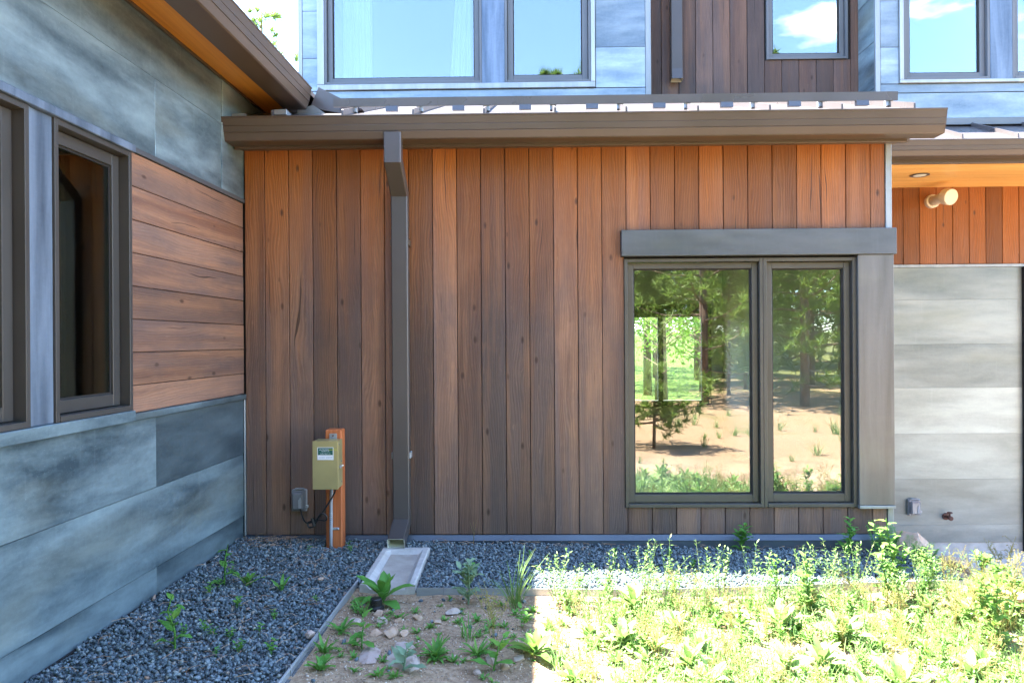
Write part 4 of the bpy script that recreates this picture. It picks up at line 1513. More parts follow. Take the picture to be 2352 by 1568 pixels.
# ------------------------------------------------------------------ gravel, pebbles, rocks, litter
ICO_V, ICO_F = [], []
ph = (1 + 5 ** 0.5) / 2
for a, b in ((1, ph), (-1, ph), (1, -ph), (-1, -ph)):
    ICO_V.append((a, b, 0)); ICO_V.append((0, a, b)); ICO_V.append((b, 0, a))
ICO_V = np.array(ICO_V, float)
ICO_V /= np.linalg.norm(ICO_V[0])
_d = np.linalg.norm(ICO_V[:, None] - ICO_V[None], axis=2)
_e = _d[_d > 0.01].min() * 1.05
for i in range(12):
    for j in range(i + 1, 12):
        for k in range(j + 1, 12):
            if _d[i, j] < _e and _d[j, k] < _e and _d[i, k] < _e:
                n_ = np.cross(ICO_V[j] - ICO_V[i], ICO_V[k] - ICO_V[i])
                ICO_F.append((i, j, k) if n_ @ (ICO_V[i] + ICO_V[j] + ICO_V[k]) > 0 else (i, k, j))
ICO_F = np.array(ICO_F)


def rand_rot(n):
    q = rng.normal(size=(n, 4))
    q /= np.linalg.norm(q, axis=1)[:, None]
    w, x, y, z = q.T
    return np.stack([np.stack([1 - 2 * (y * y + z * z), 2 * (x * y - z * w), 2 * (x * z + y * w)], -1),
                     np.stack([2 * (x * y + z * w), 1 - 2 * (x * x + z * z), 2 * (y * z - x * w)], -1),
                     np.stack([2 * (x * z - y * w), 2 * (y * z + x * w), 1 - 2 * (x * x + y * y)], -1)], 1)


def stones(name, pos, rad, mat, flat=0.6, jit=0.34):
    n = len(pos)
    V = ICO_V[None] * (1 + rng.uniform(-jit, jit, (n, 12, 1)))
    V = V * (np.stack([rng.uniform(0.8, 1.35, n), rng.uniform(0.7, 1.1, n), rng.uniform(flat - 0.15, flat + 0.2, n)], 1))[:, None]
    V = np.einsum('nij,nkj->nki', rand_rot(n), V) * rad[:, None, None] + pos[:, None]
    Fc = ICO_F[None] + (np.arange(n) * 12)[:, None, None]
    return soup(name, V.reshape(-1, 3), Fc.reshape(-1, 3), mat)


def edge_y(x):
    return np.interp(x, [p[0] for p in pr_], [p[1] for p in pr_])


def in_gravel(p):
    x, y = p[:, 0], p[:, 1]
    xl = XL + (y - W) * math.sin(DE)
    a = (x > xl + 0.005) & (x < -0.945 - 0.0055 * (3.925 - y) / 0.25) & (y > 1.75) & (y < W - 0.036)
    b = (x >= -0.95) & (x < 2.55) & (y > np.where(x < -0.58, 3.92, edge_y(x) + 0.016)) & (y < W - 0.036)
    ok = a | b
    blk = (x > -0.912) & (x < -0.592) & (y > 3.835) & (y < 4.56)
    post = (np.abs(x - PXc) < 0.055) & (np.abs(y - 4.645) < 0.05)
    return ok & ~blk & ~post


def gl_v(x):
    return 0.018 - 0.022 * np.clip(x, -2.2, 2.6)


P = np.stack([rng.uniform(-1.98, 2.55, 112000), rng.uniform(1.75, W, 112000)], 1)
P = P[in_gravel(P)]
n = len(P)
lift = 0.010 * np.array([mnoise.noise((p[0] * 3.1, p[1] * 3.1, 2)) for p in P])
rad = rng.uniform(0.0050, 0.0118, n) * np.where(rng.random(n) < 0.06, 1.35, 1)
pos = np.column_stack([P, gl_v(P[:, 0]) - 0.012 + rng.uniform(-0.012, 0.014, n) + lift])
tag(stones('gravel', pos, rad, 'gravel_stone'), 'crushed blue grey gravel filling the strip along the house walls', 'gravel', kind='stuff')

# fine pebbles and grit on the soil
P = np.stack([rng.uniform(-0.92, 3.2, 26000), rng.uniform(2.2, 4.1, 26000)], 1)
keep = (P[:, 1] < np.where(P[:, 0] < -0.58, 3.82, edge_y(P[:, 0]) - 0.02)) & (P[:, 0] < 0.72 * P[:, 1] + 0.3)
keep &= (P[:, 0] < 0.6) | (rng.random(len(P)) < 0.35)
P = P[keep]
pz_ = np.array([ground_z(*p) for p in P])
pos = np.column_stack([P, pz_ + 0.001])
rad = 0.0022 + 0.0045 * rng.random(len(P)) ** 3
tag(stones('grit', pos, rad, 'soil_pebble'), 'fine tan grit scattered over the bare sandy soil', 'grit', kind='stuff')
# spilled gravel on the soil beside the edging
P = np.stack([rng.uniform(-0.9, 0.2, 260), rng.uniform(2.5, 3.8, 260)], 1)
keep = (rng.random(260) < np.clip(0.12 + (P[:, 1] - 3.55) * 3, 0.12, 0.7))
P = P[keep]
pos = np.column_stack([P, np.array([ground_z(*p) for p in P]) + 0.003])
tag(stones('spilled_gravel', pos, rng.uniform(0.007, 0.014, len(P)), 'gravel_stone'), 'loose blue grey stones spilled on the bare soil', 'gravel', kind='stuff')


def rock(x, y, size, mat, label, flat=0.55, seed=0, sink=0.35, zfun=None, group=None):
    import bmesh
    bm = bmesh.new()
    bmesh.ops.create_icosphere(bm, subdivisions=3, radius=1.0)
    rr = random.Random(seed)
    o = Vector((rr.uniform(-50, 50), rr.uniform(-50, 50), rr.uniform(-50, 50)))
    planes = [(Vector((rr.gauss(0, 1), rr.gauss(0, 1), rr.gauss(0, 0.8))).normalized(), rr.uniform(0.42, 0.8)) for _ in range(14)]
    for v in bm.verts:
        p = v.co.copy()
        for n_, d in planes:
            k = p.dot(n_) - d
            if k > 0:
                p -= n_ * k * 0.97
        p *= 1 + 0.10 * mnoise.noise(p * 2.2 + o) + 0.04 * mnoise.noise(p * 6 + o)
        v.co = Vector((p.x * rr.uniform(0.999, 1.0) * 1.25, p.y, p.z * flat)) * size
    me = bpy.data.meshes.new('rock')
    bm.to_mesh(me)
    bm.free()
    me.materials.append(MATS[mat])
    ob = bpy.data.objects.new('rock', me)
    z = (zfun or ground_z)(x, y)
    ob.location = (x, y, z + size * flat * (1 - 2 * sink) * 0.9)
    ob.rotation_euler = (rr.uniform(-0.15, 0.15), rr.uniform(-0.15, 0.15), rr.uniform(0, 6.28))
    COL.objects.link(ob)
    return tag(ob, label, 'rock', group)


gsurf = lambda x, y: gl_(x)
rocks = [  # world x, y, half size, material, label
    (-0.729, 3.52, 0.030, 'rock_tan', 'tan rock lying on soil just in front of the irrigation cap'),
    (-0.690, 3.43, 0.030, 'rock_pink', 'pale chip of rock on soil behind the three tan rocks'),
    (-0.610, 3.45, 0.026, 'rock_tan', None),
    (-0.620, 3.285, 0.042, 'rock_tan', 'largest of three tan rocks in a row on the soil'),
    (-0.690, 3.29, 0.030, 'rock_tan', None),
    (-0.560, 3.295, 0.030, 'rock_tan', None),
    (-0.535, 3.14, 0.072, 'rock_pink', 'flat pinkish slab of rock half buried in soil, behind a paler slab'),
    (-0.505, 3.02, 0.105, 'rock_pink', 'widest pale flat rock slab half buried in the bare soil'),
    (-0.675, 3.04, 0.075, 'rock_pink', 'pink flat rock half buried beside the widest pale slab'),
    (-0.365, 3.56, 0.034, 'rock_pink', 'pinkish rock on soil near the pale green branching weed'),
    (-0.815, 3.40, 0.045, 'rock_pink', 'pink rock behind a leafy weed beside the edging strip'),
    (-0.245, 3.05, 0.026, 'rock_tan', None),
    (-0.155, 3.04, 0.030, 'rock_pink', None),
    (-0.030, 3.06, 0.034, 'rock_pink', None),
    (-0.525, 3.48, 0.026, 'rock_tan', None),
    (-0.420, 3.44, 0.026, 'rock_tan', None),
    (-0.09, 2.98, 0.028, 'rock_tan', None),
    (-0.20, 2.94, 0.024, 'rock_pink', None),
    (0.695, 3.58, 0.085, 'rock_pink', 'big pink boulder among sunlit weeds in front of the edging'),
    (1.00, 3.45, 0.04, 'rock_pink', None),
    (1.52, 2.86, 0.06, 'rock_pink', None),
]
for k, (x, y, s_, m_, lab) in enumerate(rocks):
    rock(x, y, s_, m_, lab or ('small loose %s stone lying on the bare soil' % ('tan' if m_ == 'rock_tan' else 'pinkish')), seed=k + 3, flat=0.45 if s_ > 0.06 else 0.6,
         sink=0.5 if 0.07 <= s_ and x < 0 else 0.3, group=None if lab else ('loose %s stones on the soil' % m_[5:]))
rock(-0.905 - 0.06, 3.19, 0.034, 'rock_pink', 'pale pink stone lying on blue grey gravel beside the edging', seed=40, zfun=gsurf, sink=0.2)
rock(-1.13, 3.93, 0.020, 'rock_tan', 'small orange stone lying on gravel left of the splash block', seed=41, zfun=gsurf, sink=0.2)
rock(2.60, 4.95, 0.17, 'rock_tan', 'large pale boulder at the base of the wing corner', seed=50, flat=0.7)
rock(2.92, 5.25, 0.15, 'rock_tan', 'greyish tan boulder beside the patio slab behind the weeds', seed=51, flat=0.6)
rock(2.75, 4.72, 0.13, 'rock_tan', 'tan boulder in front of the large pale boulder at wing corner', seed=52, flat=0.6)
rock(2.62, 3.95, 0.11, 'rock_pink', 'pink boulder among the tallest sunlit weeds', seed=53, flat=0.7)

# dry pine needles and twigs on the gravel
segs = []
for k in range(420):
    if k < 120:
        x, y = random.gauss(-1.66, 0.10), min(W - 0.05, random.gauss(4.66, 0.06))
    elif k < 200:
        x, y = random.uniform(-0.7, 2.3), W - 0.04 - abs(random.gauss(0, 0.05))
    else:
        x, y = random.uniform(-1.85, -0.95), random.uniform(2.5, 4.6)
    if not in_gravel(np.array([[x, y]]))[0]:
        continue
    a = random.uniform(0, 6.28)
    l = random.uniform(0.03, 0.085)
    z = gl_(x) + random.uniform(0.010, 0.022)
    segs.append((x, y, z, a, l))
m_ = MB()
for x, y, z, a, l in segs:
    dx, dy = math.cos(a) * l, math.sin(a) * l
    c = (x + dx * 0.5 - dy * 0.12, y + dy * 0.5 + dx * 0.12, z + 0.004)
    m_.tube([(x, y, z), c, (x + dx, y + dy, z - 0.002)], 0.0011, 3, caps=False)
tag(m_.build('pine_needles', 'dry_needle', recalc=False), 'dry brown pine needles and twigs strewn on the gravel', 'pine needles', kind='stuff')

# ------------------------------------------------------------------ plants
class Leafy:
    """collects leaf blades and stems as one mesh of quads/triangles"""
    def __init__(self, seed):
        self.v, self.f, self.r = [], [], random.Random(seed)

    def leaf(self, base, az, pitch, L, Wd, droop=0.8, fold=0.25, n=5, shape=0.45, wav=0.0):
        r = self.r
        p = Vector(base)
        side = Vector((-math.sin(az), math.cos(az), 0))
        prev = None
        ang = pitch
        step = L / n
        for i in range(n + 1):
            t = i / n
            w = Wd * 0.5 * (math.sin(math.pi * (t ** shape if shape < 1 else t)) ** 0.75 if 0 < t < 1 else 0.0)
            w = max(w, Wd * 0.05 if i == 0 else 0.0004)
            d = Vector((math.cos(az) * math.cos(ang), math.sin(az) * math.cos(ang), math.sin(ang)))
            up = side.cross(d) * -1
            if up.z < 0: up = -up
            q = wav * Wd * math.sin(i * 2.3 + az * 3)
            i0 = len(self.v)
            self.v += [p + side * w + up * (fold * w + q), p.copy(), p - side * w + up * (fold * w - q)]
            if prev is not None:
                self.f.append((prev, prev + 1, i0 + 1, i0))
                self.f.append((prev + 1, prev + 2, i0 + 2, i0 + 1))
            prev = i0
            p = p + d * step
            ang -= droop / n * (0.5 + t)

    def stem(self, path, r0, r1, n=3):
        path = [Vector(q) for q in path]
        prev = None
        for i, p in enumerate(path):
            rr = r0 + (r1 - r0) * i / max(1, len(path) - 1)
            d = (path[min(i + 1, len(path) - 1)] - path[max(i - 1, 0)]).normalized()
            a = d.orthogonal().normalized()
            b = d.cross(a)
            i0 = len(self.v)
            self.v += [p + (a * math.cos(2 * math.pi * k / n) + b * math.sin(2 * math.pi * k / n)) * rr for k in range(n)]
            if prev is not None:
                for k in range(n):
                    self.f.append((prev + k, prev + (k + 1) % n, i0 + (k + 1) % n, i0 + k))
            prev = i0

    def fleck(self, p, s):
        r = self.r
        a = Vector((r.gauss(0, 1), r.gauss(0, 1), r.gauss(0, 1))).normalized()
        b = a.orthogonal().normalized()
        c = a.cross(b)
        i0 = len(self.v)
        p = Vector(p)
        self.v += [p + a * s, p + b * s * 0.6, p - a * s, p - b * s * 0.6]
        self.f.append((i0, i0 + 1, i0 + 2, i0 + 3))

    def mesh(self, name, mat):
        me = bpy.data.meshes.new(name)
        me.from_pydata([tuple(q) for q in self.v], [], self.f)
        me.polygons.foreach_set('use_smooth', [True] * len(me.polygons))
        me.materials.append(MATS[mat])
        me.update()
        return me


def mullein(seed, s=1.0):
    L = Leafy(seed); r = L.r
    n = r.randint(11, 16)
    for k in range(n):
        t = k / n
        L.leaf((0.006 * math.cos(k), 0.006 * math.sin(k), 0.01 + 0.05 * t * s), k * 2.4 + r.uniform(-0.3, 0.3), 0.25 + 1.05 * t + r.uniform(-0.12, 0.12), s * (0.20 - 0.07 * t) * r.uniform(0.8, 1.15),
               s * (0.068 - 0.02 * t), droop=r.uniform(0.3, 1.0), fold=0.35, n=6, shape=1.25, wav=0.05)
    return L


def tallweed(seed, h=0.4, dens=1.0):
    L = Leafy(seed); r = L.r
    lean = r.uniform(0, 6.28)
    top = Vector((math.cos(lean) * 0.06 * r.random(), math.sin(lean) * 0.06 * r.random(), h))
    path = [Vector((0, 0, -0.02)), top * 0.35 + Vector((r.gauss(0, .006), r.gauss(0, .006), 0)), top * 0.7 + Vector((r.gauss(0, .01), r.gauss(0, .01), 0)), top]
    L.stem(path, 0.005, 0.002, 4)
    nl = int((10 + h * 30) * dens)
    for k in range(nl):
        t = 0.08 + 0.92 * k / nl
        p = top * t
        L.leaf(p, k * 2.4 + r.uniform(-.4, .4), r.uniform(0.15, 0.8), (0.11 - 0.065 * t) * r.uniform(0.8, 1.2), (0.045 - 0.022 * t), droop=r.uniform(0.4, 1.2), fold=0.3, n=4, shape=0.75, wav=0.12)
    for k in range(r.randint(1, 4) if dens > 0.7 else 0):
        t = r.uniform(0.35, 0.75)
        p = top * t
        a = r.uniform(0, 6.28)
        q = p + Vector((math.cos(a) * 0.07, math.sin(a) * 0.07, 0.09)) * (h / 0.4)
        L.stem([p, (p + q) / 2 + Vector((0, 0, -.01)), q], 0.0028, 0.0014)
        for j in range(6):
            L.leaf(p.lerp(q, 0.4 + 0.12 * j), j * 2.4, r.uniform(0.2, 0.9), 0.05, 0.024, 0.8, 0.3, 3, 0.75)
    return L


def sorrel(seed, h=0.32):
    L = Leafy(seed); r = L.r
    for k in range(r.randint(6, 10)):
        a = r.uniform(0, 6.28)
        sp = r.uniform(0.02, 0.10)
        hh = h * r.uniform(0.6, 1.1)
        top = Vector((math.cos(a) * sp, math.sin(a) * sp, hh))
        mid = top * 0.5 + Vector((math.cos(a) * -0.01, math.sin(a) * -0.01, 0.01))
        L.stem([(r.gauss(0, .012), r.gauss(0, .012), -0.02), mid, top], 0.0013, 0.0008)
        for j in range(r.randint(3, 5)):
            t = r.uniform(0.5, 0.85)
            b = mid.lerp(top, (t - 0.5) * 2)
            aa = r.uniform(0, 6.28)
            l = r.uniform(0.03, 0.075)
            e = b + Vector((math.cos(aa) * l * 0.55, math.sin(aa) * l * 0.55, l * r.uniform(0.3, 0.9)))
            e2 = e + Vector((math.cos(aa) * l * 0.3, math.sin(aa) * l * 0.3, -l * 0.1))
            L.stem([b, e, e2], 0.0009, 0.0006)
            for q in range(9):
                L.fleck(b.lerp(e, 0.2 + 0.09 * q) + Vector((r.gauss(0, .002), r.gauss(0, .002), r.gauss(0, .002))), r.uniform(0.0022, 0.0042))
            for q in range(4):
                L.fleck(e.lerp(e2, q / 4), r.uniform(0.002, 0.004))
        for q in range(12):
            L.fleck(mid.lerp(top, 0.3 + 0.7 * q / 12) + Vector((r.gauss(0, .003), r.gauss(0, .003), 0)), r.uniform(0.002, 0.004))
    for k in range(6):
        L.leaf((0, 0, 0.0), r.uniform(0, 6.28), r.uniform(0.3, 1.0), r.uniform(0.04, 0.08), 0.012, 0.8, 0.2, 3, 0.9)
    return L


def wispy(seed, h=0.22):
    L = Leafy(seed); r = L.r
    for k in range(r.randint(4, 7)):
        a = r.uniform(0, 6.28)
        top = Vector((math.cos(a) * h * r.uniform(0.1, 0.45), math.sin(a) * h * r.uniform(0.1, 0.45), h * r.uniform(0.55, 1.1)))
        L.stem([(r.gauss(0, .008), r.gauss(0, .008), -0.01), top * 0.5 + Vector((0, 0, h * 0.06)), top], 0.0012, 0.0006)
        for j in range(16):
            t = 0.15 + 0.85 * j / 16
            L.leaf(top * t + Vector((0, 0, h * 0.12 * math.sin(math.pi * t))), j * 2.4 + k, r.uniform(0.0, 0.9), r.uniform(0.012, 0.024), r.uniform(0.004, 0.008), 0.4, 0.2, 2, 0.8)
    return L


def grass(seed, h=0.22, n=26):
    L = Leafy(seed); r = L.r
    for k in range(n):
        L.leaf((r.gauss(0, .014), r.gauss(0, .014), -0.01), r.uniform(0, 6.28), r.uniform(0.9, 1.5), h * r.uniform(0.5, 1.15), r.uniform(0.004, 0.007), droop=r.uniform(0.2, 1.3), fold=0.2, n=4, shape=0.6)
    return L


def rosette(seed, s=0.09, n=12, w=0.26):
    L = Leafy(seed); r = L.r
    for k in range(n):
        L.leaf((r.gauss(0, .004), r.gauss(0, .004), 0), k * 2.4 + r.uniform(-.3, .3), r.uniform(0.3, 1.2), s * r.uniform(0.6, 1.15), s * w * r.uniform(0.8, 1.2), droop=r.uniform(0.4, 1.3), fold=0.3, n=4, shape=1.3, wav=0.16)
    return L


def sprout(seed, h=0.06):
    L = Leafy(seed); r = L.r
    for s_ in range(r.randint(1, 3)):
        a = r.uniform(0, 6.28)
        top = Vector((math.cos(a) * h * 0.3, math.sin(a) * h * 0.3, h * r.uniform(0.6, 1.0)))
        L.stem([(0, 0, -0.01), top * 0.5, top], 0.0016, 0.0009)
        for k in range(8):
            L.leaf(top * (0.25 + 0.75 * k / 8), k * 2.3, r.uniform(0.1, 0.7), h * 0.34 * r.uniform(0.7, 1.2), h * 0.17, 0.7, 0.25, 3, 0.85)
    return L


def feathery(seed, h=0.22):
    L = Leafy(seed); r = L.r
    for s_ in range(18):
        a = r.uniform(0, 6.28)
        b = Vector((r.gauss(0, .045), r.gauss(0, .045), 0))
        tip = b + Vector((math.cos(a) * 0.07, math.sin(a) * 0.07, h * r.uniform(0.5, 1.0)))
        L.stem([b, b.lerp(tip, 0.5) + Vector((0, 0, .02)), tip], 0.002, 0.001)
        for k in range(12):
            t = 0.3 + 0.7 * k / 12
            for sg_ in (1, -1):
                L.leaf(b.lerp(tip, t) + Vector((0, 0, .02 * math.sin(math.pi * t))), a + sg_ * 1.2, 0.2, 0.045 * (1.1 - 0.5 * t), 0.012, 0.5, 0.2, 2, 0.8)
    return L


def place(name, me, x, y, z, s=1.0, rz_=None, label=None, cat=None, group=None, tilt=0.0):
    o = bpy.data.objects.new(name, me)
    o.location = (x, y, z)
    o.scale = (s, s, s)
    o.rotation_euler = (random.uniform(-tilt, tilt), random.uniform(-tilt, tilt), random.uniform(0, 6.28) if rz_ is None else rz_)
    COL.objects.link(o)
    return tag(o, label, cat, group)


M_mull = [mullein(100 + k, random.uniform(0.85, 1.15)).mesh('mullein_plant', 'leaf_mullein') for k in range(7)]
M_tall = [tallweed(200 + k, random.uniform(0.26, 0.44)).mesh('leafy_weed', 'leaf_weed') for k in range(7)]
M_sor = [sorrel(300 + k, random.uniform(0.24, 0.36)).mesh('sorrel_plant', 'leaf_sorrel') for k in range(6)]
M_gra = [grass(400 + k, random.uniform(0.12, 0.24)).mesh('grass_tuft', 'leaf_grass') for k in range(6)]
M_ros = [rosette(500 + k, random.uniform(0.08, 0.12), 14).mesh('rosette_weed', 'leaf_weed') for k in range(5)]


def sun_spot():
    while True:
        y = 2.3 + 2.0 * random.random()
        x = random.uniform(0.10, 0.74 * y + 0.25)
        if y < edge_y(x) - 0.06:
            return x, y


def scatter(n, meshes, name, label, cat, group, smin, smax, mind, tilt=0.1, cond=None):
    pts, tries = [], 0
    while len(pts) < n and tries < 20000:
        tries += 1
        x, y = sun_spot()
        if cond and not cond(x, y):
            continue
        if any((x - a) ** 2 + (y - b) ** 2 < mind * mind for a, b in pts):
            continue
        pts.append((x, y))
        place(name, random.choice(meshes), x, y, ground_z(x, y), random.uniform(smin, smax), None, label, cat, group, tilt)


scatter(52, M_mull, 'mullein_plant', 'velvety pale green mullein rosette in the sunlit weed patch', 'weed', 'mullein rosettes in the sunlit weeds', 0.40, 0.80, 0.15, 0.12, lambda x, y: (x > 0.25 or random.random() < 0.2) and y < edge_y(x) - 0.2)
M_wis = [wispy(350 + k, random.uniform(0.16, 0.28)).mesh('wispy_weed', 'leaf_grass') for k in range(6)]
scatter(120, M_wis, 'wispy_weed', 'thin wispy yellow green weed with tiny leaves in the sunlit patch', 'weed', 'wispy weeds in the sunlit patch', 0.5, 1.0, 0.07, 0.25)
for k in range(46):
    x = random.uniform(0.15, 2.3)
    y = edge_y(x) - random.uniform(0.04, 0.28)
    place('wispy_weed', M_wis[k % 6], x, y, ground_z(x, y), random.uniform(0.8, 1.35), None, 'wispy weed with tiny leaves growing along the sunlit edging strip', 'weed', 'wispy weeds along the sunlit edging', 0.25)
scatter(34, M_tall, 'leafy_weed', 'upright leafy green weed in the sunlit weed patch', 'weed', 'leafy weeds in the sunlit patch', 0.30, 0.58, 0.16, 0.15, lambda x, y: (x > 0.5 or random.random() < 0.3) and y < edge_y(x) - 0.15)
scatter(110, M_sor, 'sorrel_plant', 'wispy reddish tan seed stalks of sorrel in the sunlit weeds', 'weed', 'sorrel stalks in the sunlit weeds', 0.40, 0.75, 0.09, 0.2, lambda x, y: x > 1.4 or random.random() < 0.45)
scatter(80, M_gra, 'grass_tuft', 'yellow green grass tuft in the sunlit weed patch', 'grass tuft', 'grass tufts in the sunlit weeds', 0.35, 0.75, 0.1, 0.2)
scatter(110, M_ros, 'rosette_weed', 'low green rosette weed in the sunlit weed patch', 'weed', 'low rosettes in the sunlit weeds', 0.4, 0.9, 0.08, 0.2)
# the tall stand at the right
for k in range(18):
    x, y = 2.1 + random.uniform(-0.25, 0.75), 3.62 + random.uniform(-0.35, 0.35)
    place('leafy_weed', M_tall[k % 7], x, y, ground_z(x, y), random.uniform(0.75, 1.1), None, 'tall leafy weed rising above the sunlit patch near the wing corner', 'weed', 'tall weeds near the wing corner', 0.12)
for k in range(22):
    x, y = 2.5 + random.gauss(0, 0.22), 3.55 + random.gauss(0, 0.25)
    place('sorrel_plant', M_sor[k % 6], x, y, ground_z(x, y), random.uniform(0.9, 1.25), None, 'tall tan haze of seed stalks before the patio', 'weed', 'tall seed stalks before the patio', 0.2)
# taller weeds along the edging
for x, y, s_ in ((1.46, 3.70, 1.0), (1.30, 3.80, 0.66), (0.42, 3.80, 0.5), (0.27, 3.78, 0.42)):
    place('leafy_weed', M_tall[int(x * 10) % 7], x, y, ground_z(x, y), s_, None, 'leafy weed standing against the sunlit edging strip', 'weed', 'weeds along the sunlit edging', 0.08)

# low ground cover in the sun
V, Fc = [], []
L = Leafy(900)
for k in range(15000):
    x, y = sun_spot()
    if mnoise.noise((x * 3.3, y * 3.3, 1)) < -0.12 and random.random() < 0.8:
        continue
    if x < 0.35 and random.random() < 0.6:
        continue
    z = ground_z(x, y)
    if random.random() < 0.5:
        h = random.uniform(0.01, 0.05)
        for j in range(3):
            L.leaf((x, y, z + h), random.uniform(0, 6.28), random.uniform(-0.1, 0.7), random.uniform(0.010, 0.024), random.uniform(0.005, 0.011), 0.6, 0.2, 2, 0.8)
    else:
        for j in range(2):
            L.leaf((x, y, z - 0.004), random.uniform(0, 6.28), random.uniform(0.7, 1.5), random.uniform(0.04, 0.12), random.uniform(0.003, 0.005), random.uniform(0.3, 1.2), 0.15, 3, 0.6)
o = bpy.data.objects.new('ground_cover', L.mesh('ground_cover', 'leaf_grass'))
COL.objects.link(o)
tag(o, 'low clover and grass covering the sunlit soil', 'ground cover', kind='stuff')

# single plants in the shade: x, y, builder, material, label
sh_plants = [
    ('mullein_plant', -0.745, 3.72, mullein(601, 1.0), 'leaf_shade', 'broad leaved green mullein at the front of the splash block', 1.0),
    ('pale_weed', -0.30, 3.70, tallweed(602, 0.20), 'leaf_pale', 'pale blue green branching weed in front of the gravel edging', 1.15),
    ('grass_tuft', -0.06, 3.66, grass(603, 0.30, 40), 'leaf_grass', 'tall yellow green grass clump at the edge of the shade', 1.0),
    ('rosette_weed', -0.85, 3.30, rosette(604, 0.10, 16, 0.16), 'leaf_shade', 'bright leafy weed beside the edging strip and pink rock', 1.0),
    ('rosette_weed', -0.87, 3.08, rosette(605, 0.10, 18, 0.13), 'leaf_shade', 'dark leafy weed hugging the edging strip, in front of the bright one', 1.0),
    ('leafy_weed', -0.72, 3.12, tallweed(606, 0.14, 0.6), 'leaf_shade', 'slender weed with toothed leaves near the pink flat rock', 1.0),
    ('rosette_weed', -0.385, 3.06, rosette(607, 0.10, 26, 0.16), 'leaf_shade', 'dense green rosette weed beside the widest pale slab', 1.0),
    ('grass_tuft', -0.27, 3.26, grass(608, 0.12, 22), 'leaf_shade', 'short dark grass tuft in the middle of the bare soil', 1.0),
    ('rosette_weed', -0.21, 3.08, rosette(609, 0.10, 22, 0.12), 'leaf_shade', 'low narrow leaved weed among small stones on the soil', 1.0),
    ('sorrel_plant', -0.14, 3.16, sorrel(610, 0.28), 'leaf_sorrel', 'wispy orange sorrel stalks standing in the shaded soil', 1.0),
    ('leafy_weed', -0.14, 2.96, tallweed(611, 0.14, 0.6), 'leaf_shade', 'leafy weed at the foot of small stones near the shade edge', 1.0),
    ('mullein_plant', 0.035, 3.08, mullein(612, 0.7), 'leaf_weed', 'upright bright green weed on the line between shade and sun', 1.0),
    ('sprout', -0.02, 3.38, sprout(613, 0.12), 'leaf_shade', 'spindly green weed in shaded soil below the tall grass clump', 1.0),
    ('rosette_weed', -0.84, 2.92, rosette(614, 0.08, 10, 0.36), 'leaf_shade', 'broad leaved low weed beside the end of the edging strip', 1.0),
    ('leafy_weed', -0.51, 2.93, tallweed(615, 0.09, 0.6), 'leaf_pale', 'narrow leaved weed growing across the widest pale slab', 1.0),
    ('grass_tuft', -0.79, 3.50, grass(616, 0.12, 14), 'leaf_shade', 'thin grass tuft growing beside the irrigation cap', 1.0),
]
for nm, x, y, Lf, mt_, lab, s_ in sh_plants:
    place(nm, Lf.mesh(nm, mt_), x, y, ground_z(x, y), s_, None, lab, 'grass tuft' if 'grass' in nm else 'weed')
grav_plants = [
    ('leafy_weed', -1.635, 3.86, tallweed(620, 0.22, 0.42), 'tallest broad leaved weed in the gravel strip'),
    ('rosette_weed', -1.50, 3.84, rosette(621, 0.11, 7, 0.24), 'low spreading weed beside the tallest gravel weed'),
    ('rosette_weed', -1.29, 3.78, rosette(622, 0.09, 6, 0.2), 'thin notched weed in gravel between wall and edging'),
    ('leafy_weed', -1.50, 3.04, tallweed(623, 0.24, 0.5), 'spiky upright weed in gravel close to the zinc wall'),
]
for nm, x, y, Lf, lab in grav_plants:
    place(nm, Lf.mesh(nm, 'leaf_shade'), x, y, gl_(x) - 0.005, 1.0, None, lab, 'weed')
M_spr = [sprout(640 + k, random.uniform(0.05, 0.085)).mesh('sprout', 'leaf_shade') for k in range(5)]
for k, (x, y) in enumerate([(-1.62, 3.78), (-1.64, 3.70), (-1.42, 3.50), (-1.65, 3.30), (-1.45, 3.22), (-1.21, 3.22), (-1.19, 3.38), (-1.31, 3.15), (-1.08, 3.02), (-1.52, 3.15), (-1.06, 3.62),
                            (-1.40, 3.18), (-1.22, 3.02), (-1.66, 4.02), (-1.30, 2.98), (0.02, 4.45), (-0.30, 4.10), (1.0, 4.3), (1.22, 4.42), (0.55, 4.5), (-1.36, 4.45), (-1.10, 4.48), (0.9, 4.5)]):
    place('sprout', M_spr[k % 5], x, y, gl_(x) - 0.004, random.uniform(0.7, 1.2), None, 'tiny bright green sprout coming up through the gravel', 'sprout', 'sprouts in the gravel')
M_spr2 = [rosette(660 + k, random.uniform(0.03, 0.06), 10, 0.22).mesh('seedling', 'leaf_shade') for k in range(3)]
for k in range(60):
    x, y = random.uniform(-0.88, 0.04), random.uniform(2.85, 3.75)
    place('seedling', M_spr2[k % 3], x, y, ground_z(x, y), random.uniform(0.6, 1.2), None, 'tiny green seedling on the shaded bare soil', 'sprout', 'seedlings on the shaded soil')
place('leafy_weed', tallweed(670, 0.20).mesh('leafy_weed', 'leaf_shade'), 1.39, 4.70, gl_(1.4) - 0.01, 0.9, None, 'small leafy weed in shade against the base flashing below the window', 'weed')
place('leafy_weed', tallweed(671, 0.26).mesh('leafy_weed', 'leaf_shade'), 2.06, 4.62, gl_(2.0) - 0.01, 0.95, None, 'round leaved green weed in gravel near the wing corner', 'weed')
place('feathery_weed', feathery(672, 0.24).mesh('feathery_weed', 'leaf_shade'), 2.30, 4.60, gl_(2.3) - 0.02, 1.0, None, 'bushy feathery green weed beside the boulder at wing corner', 'weed')
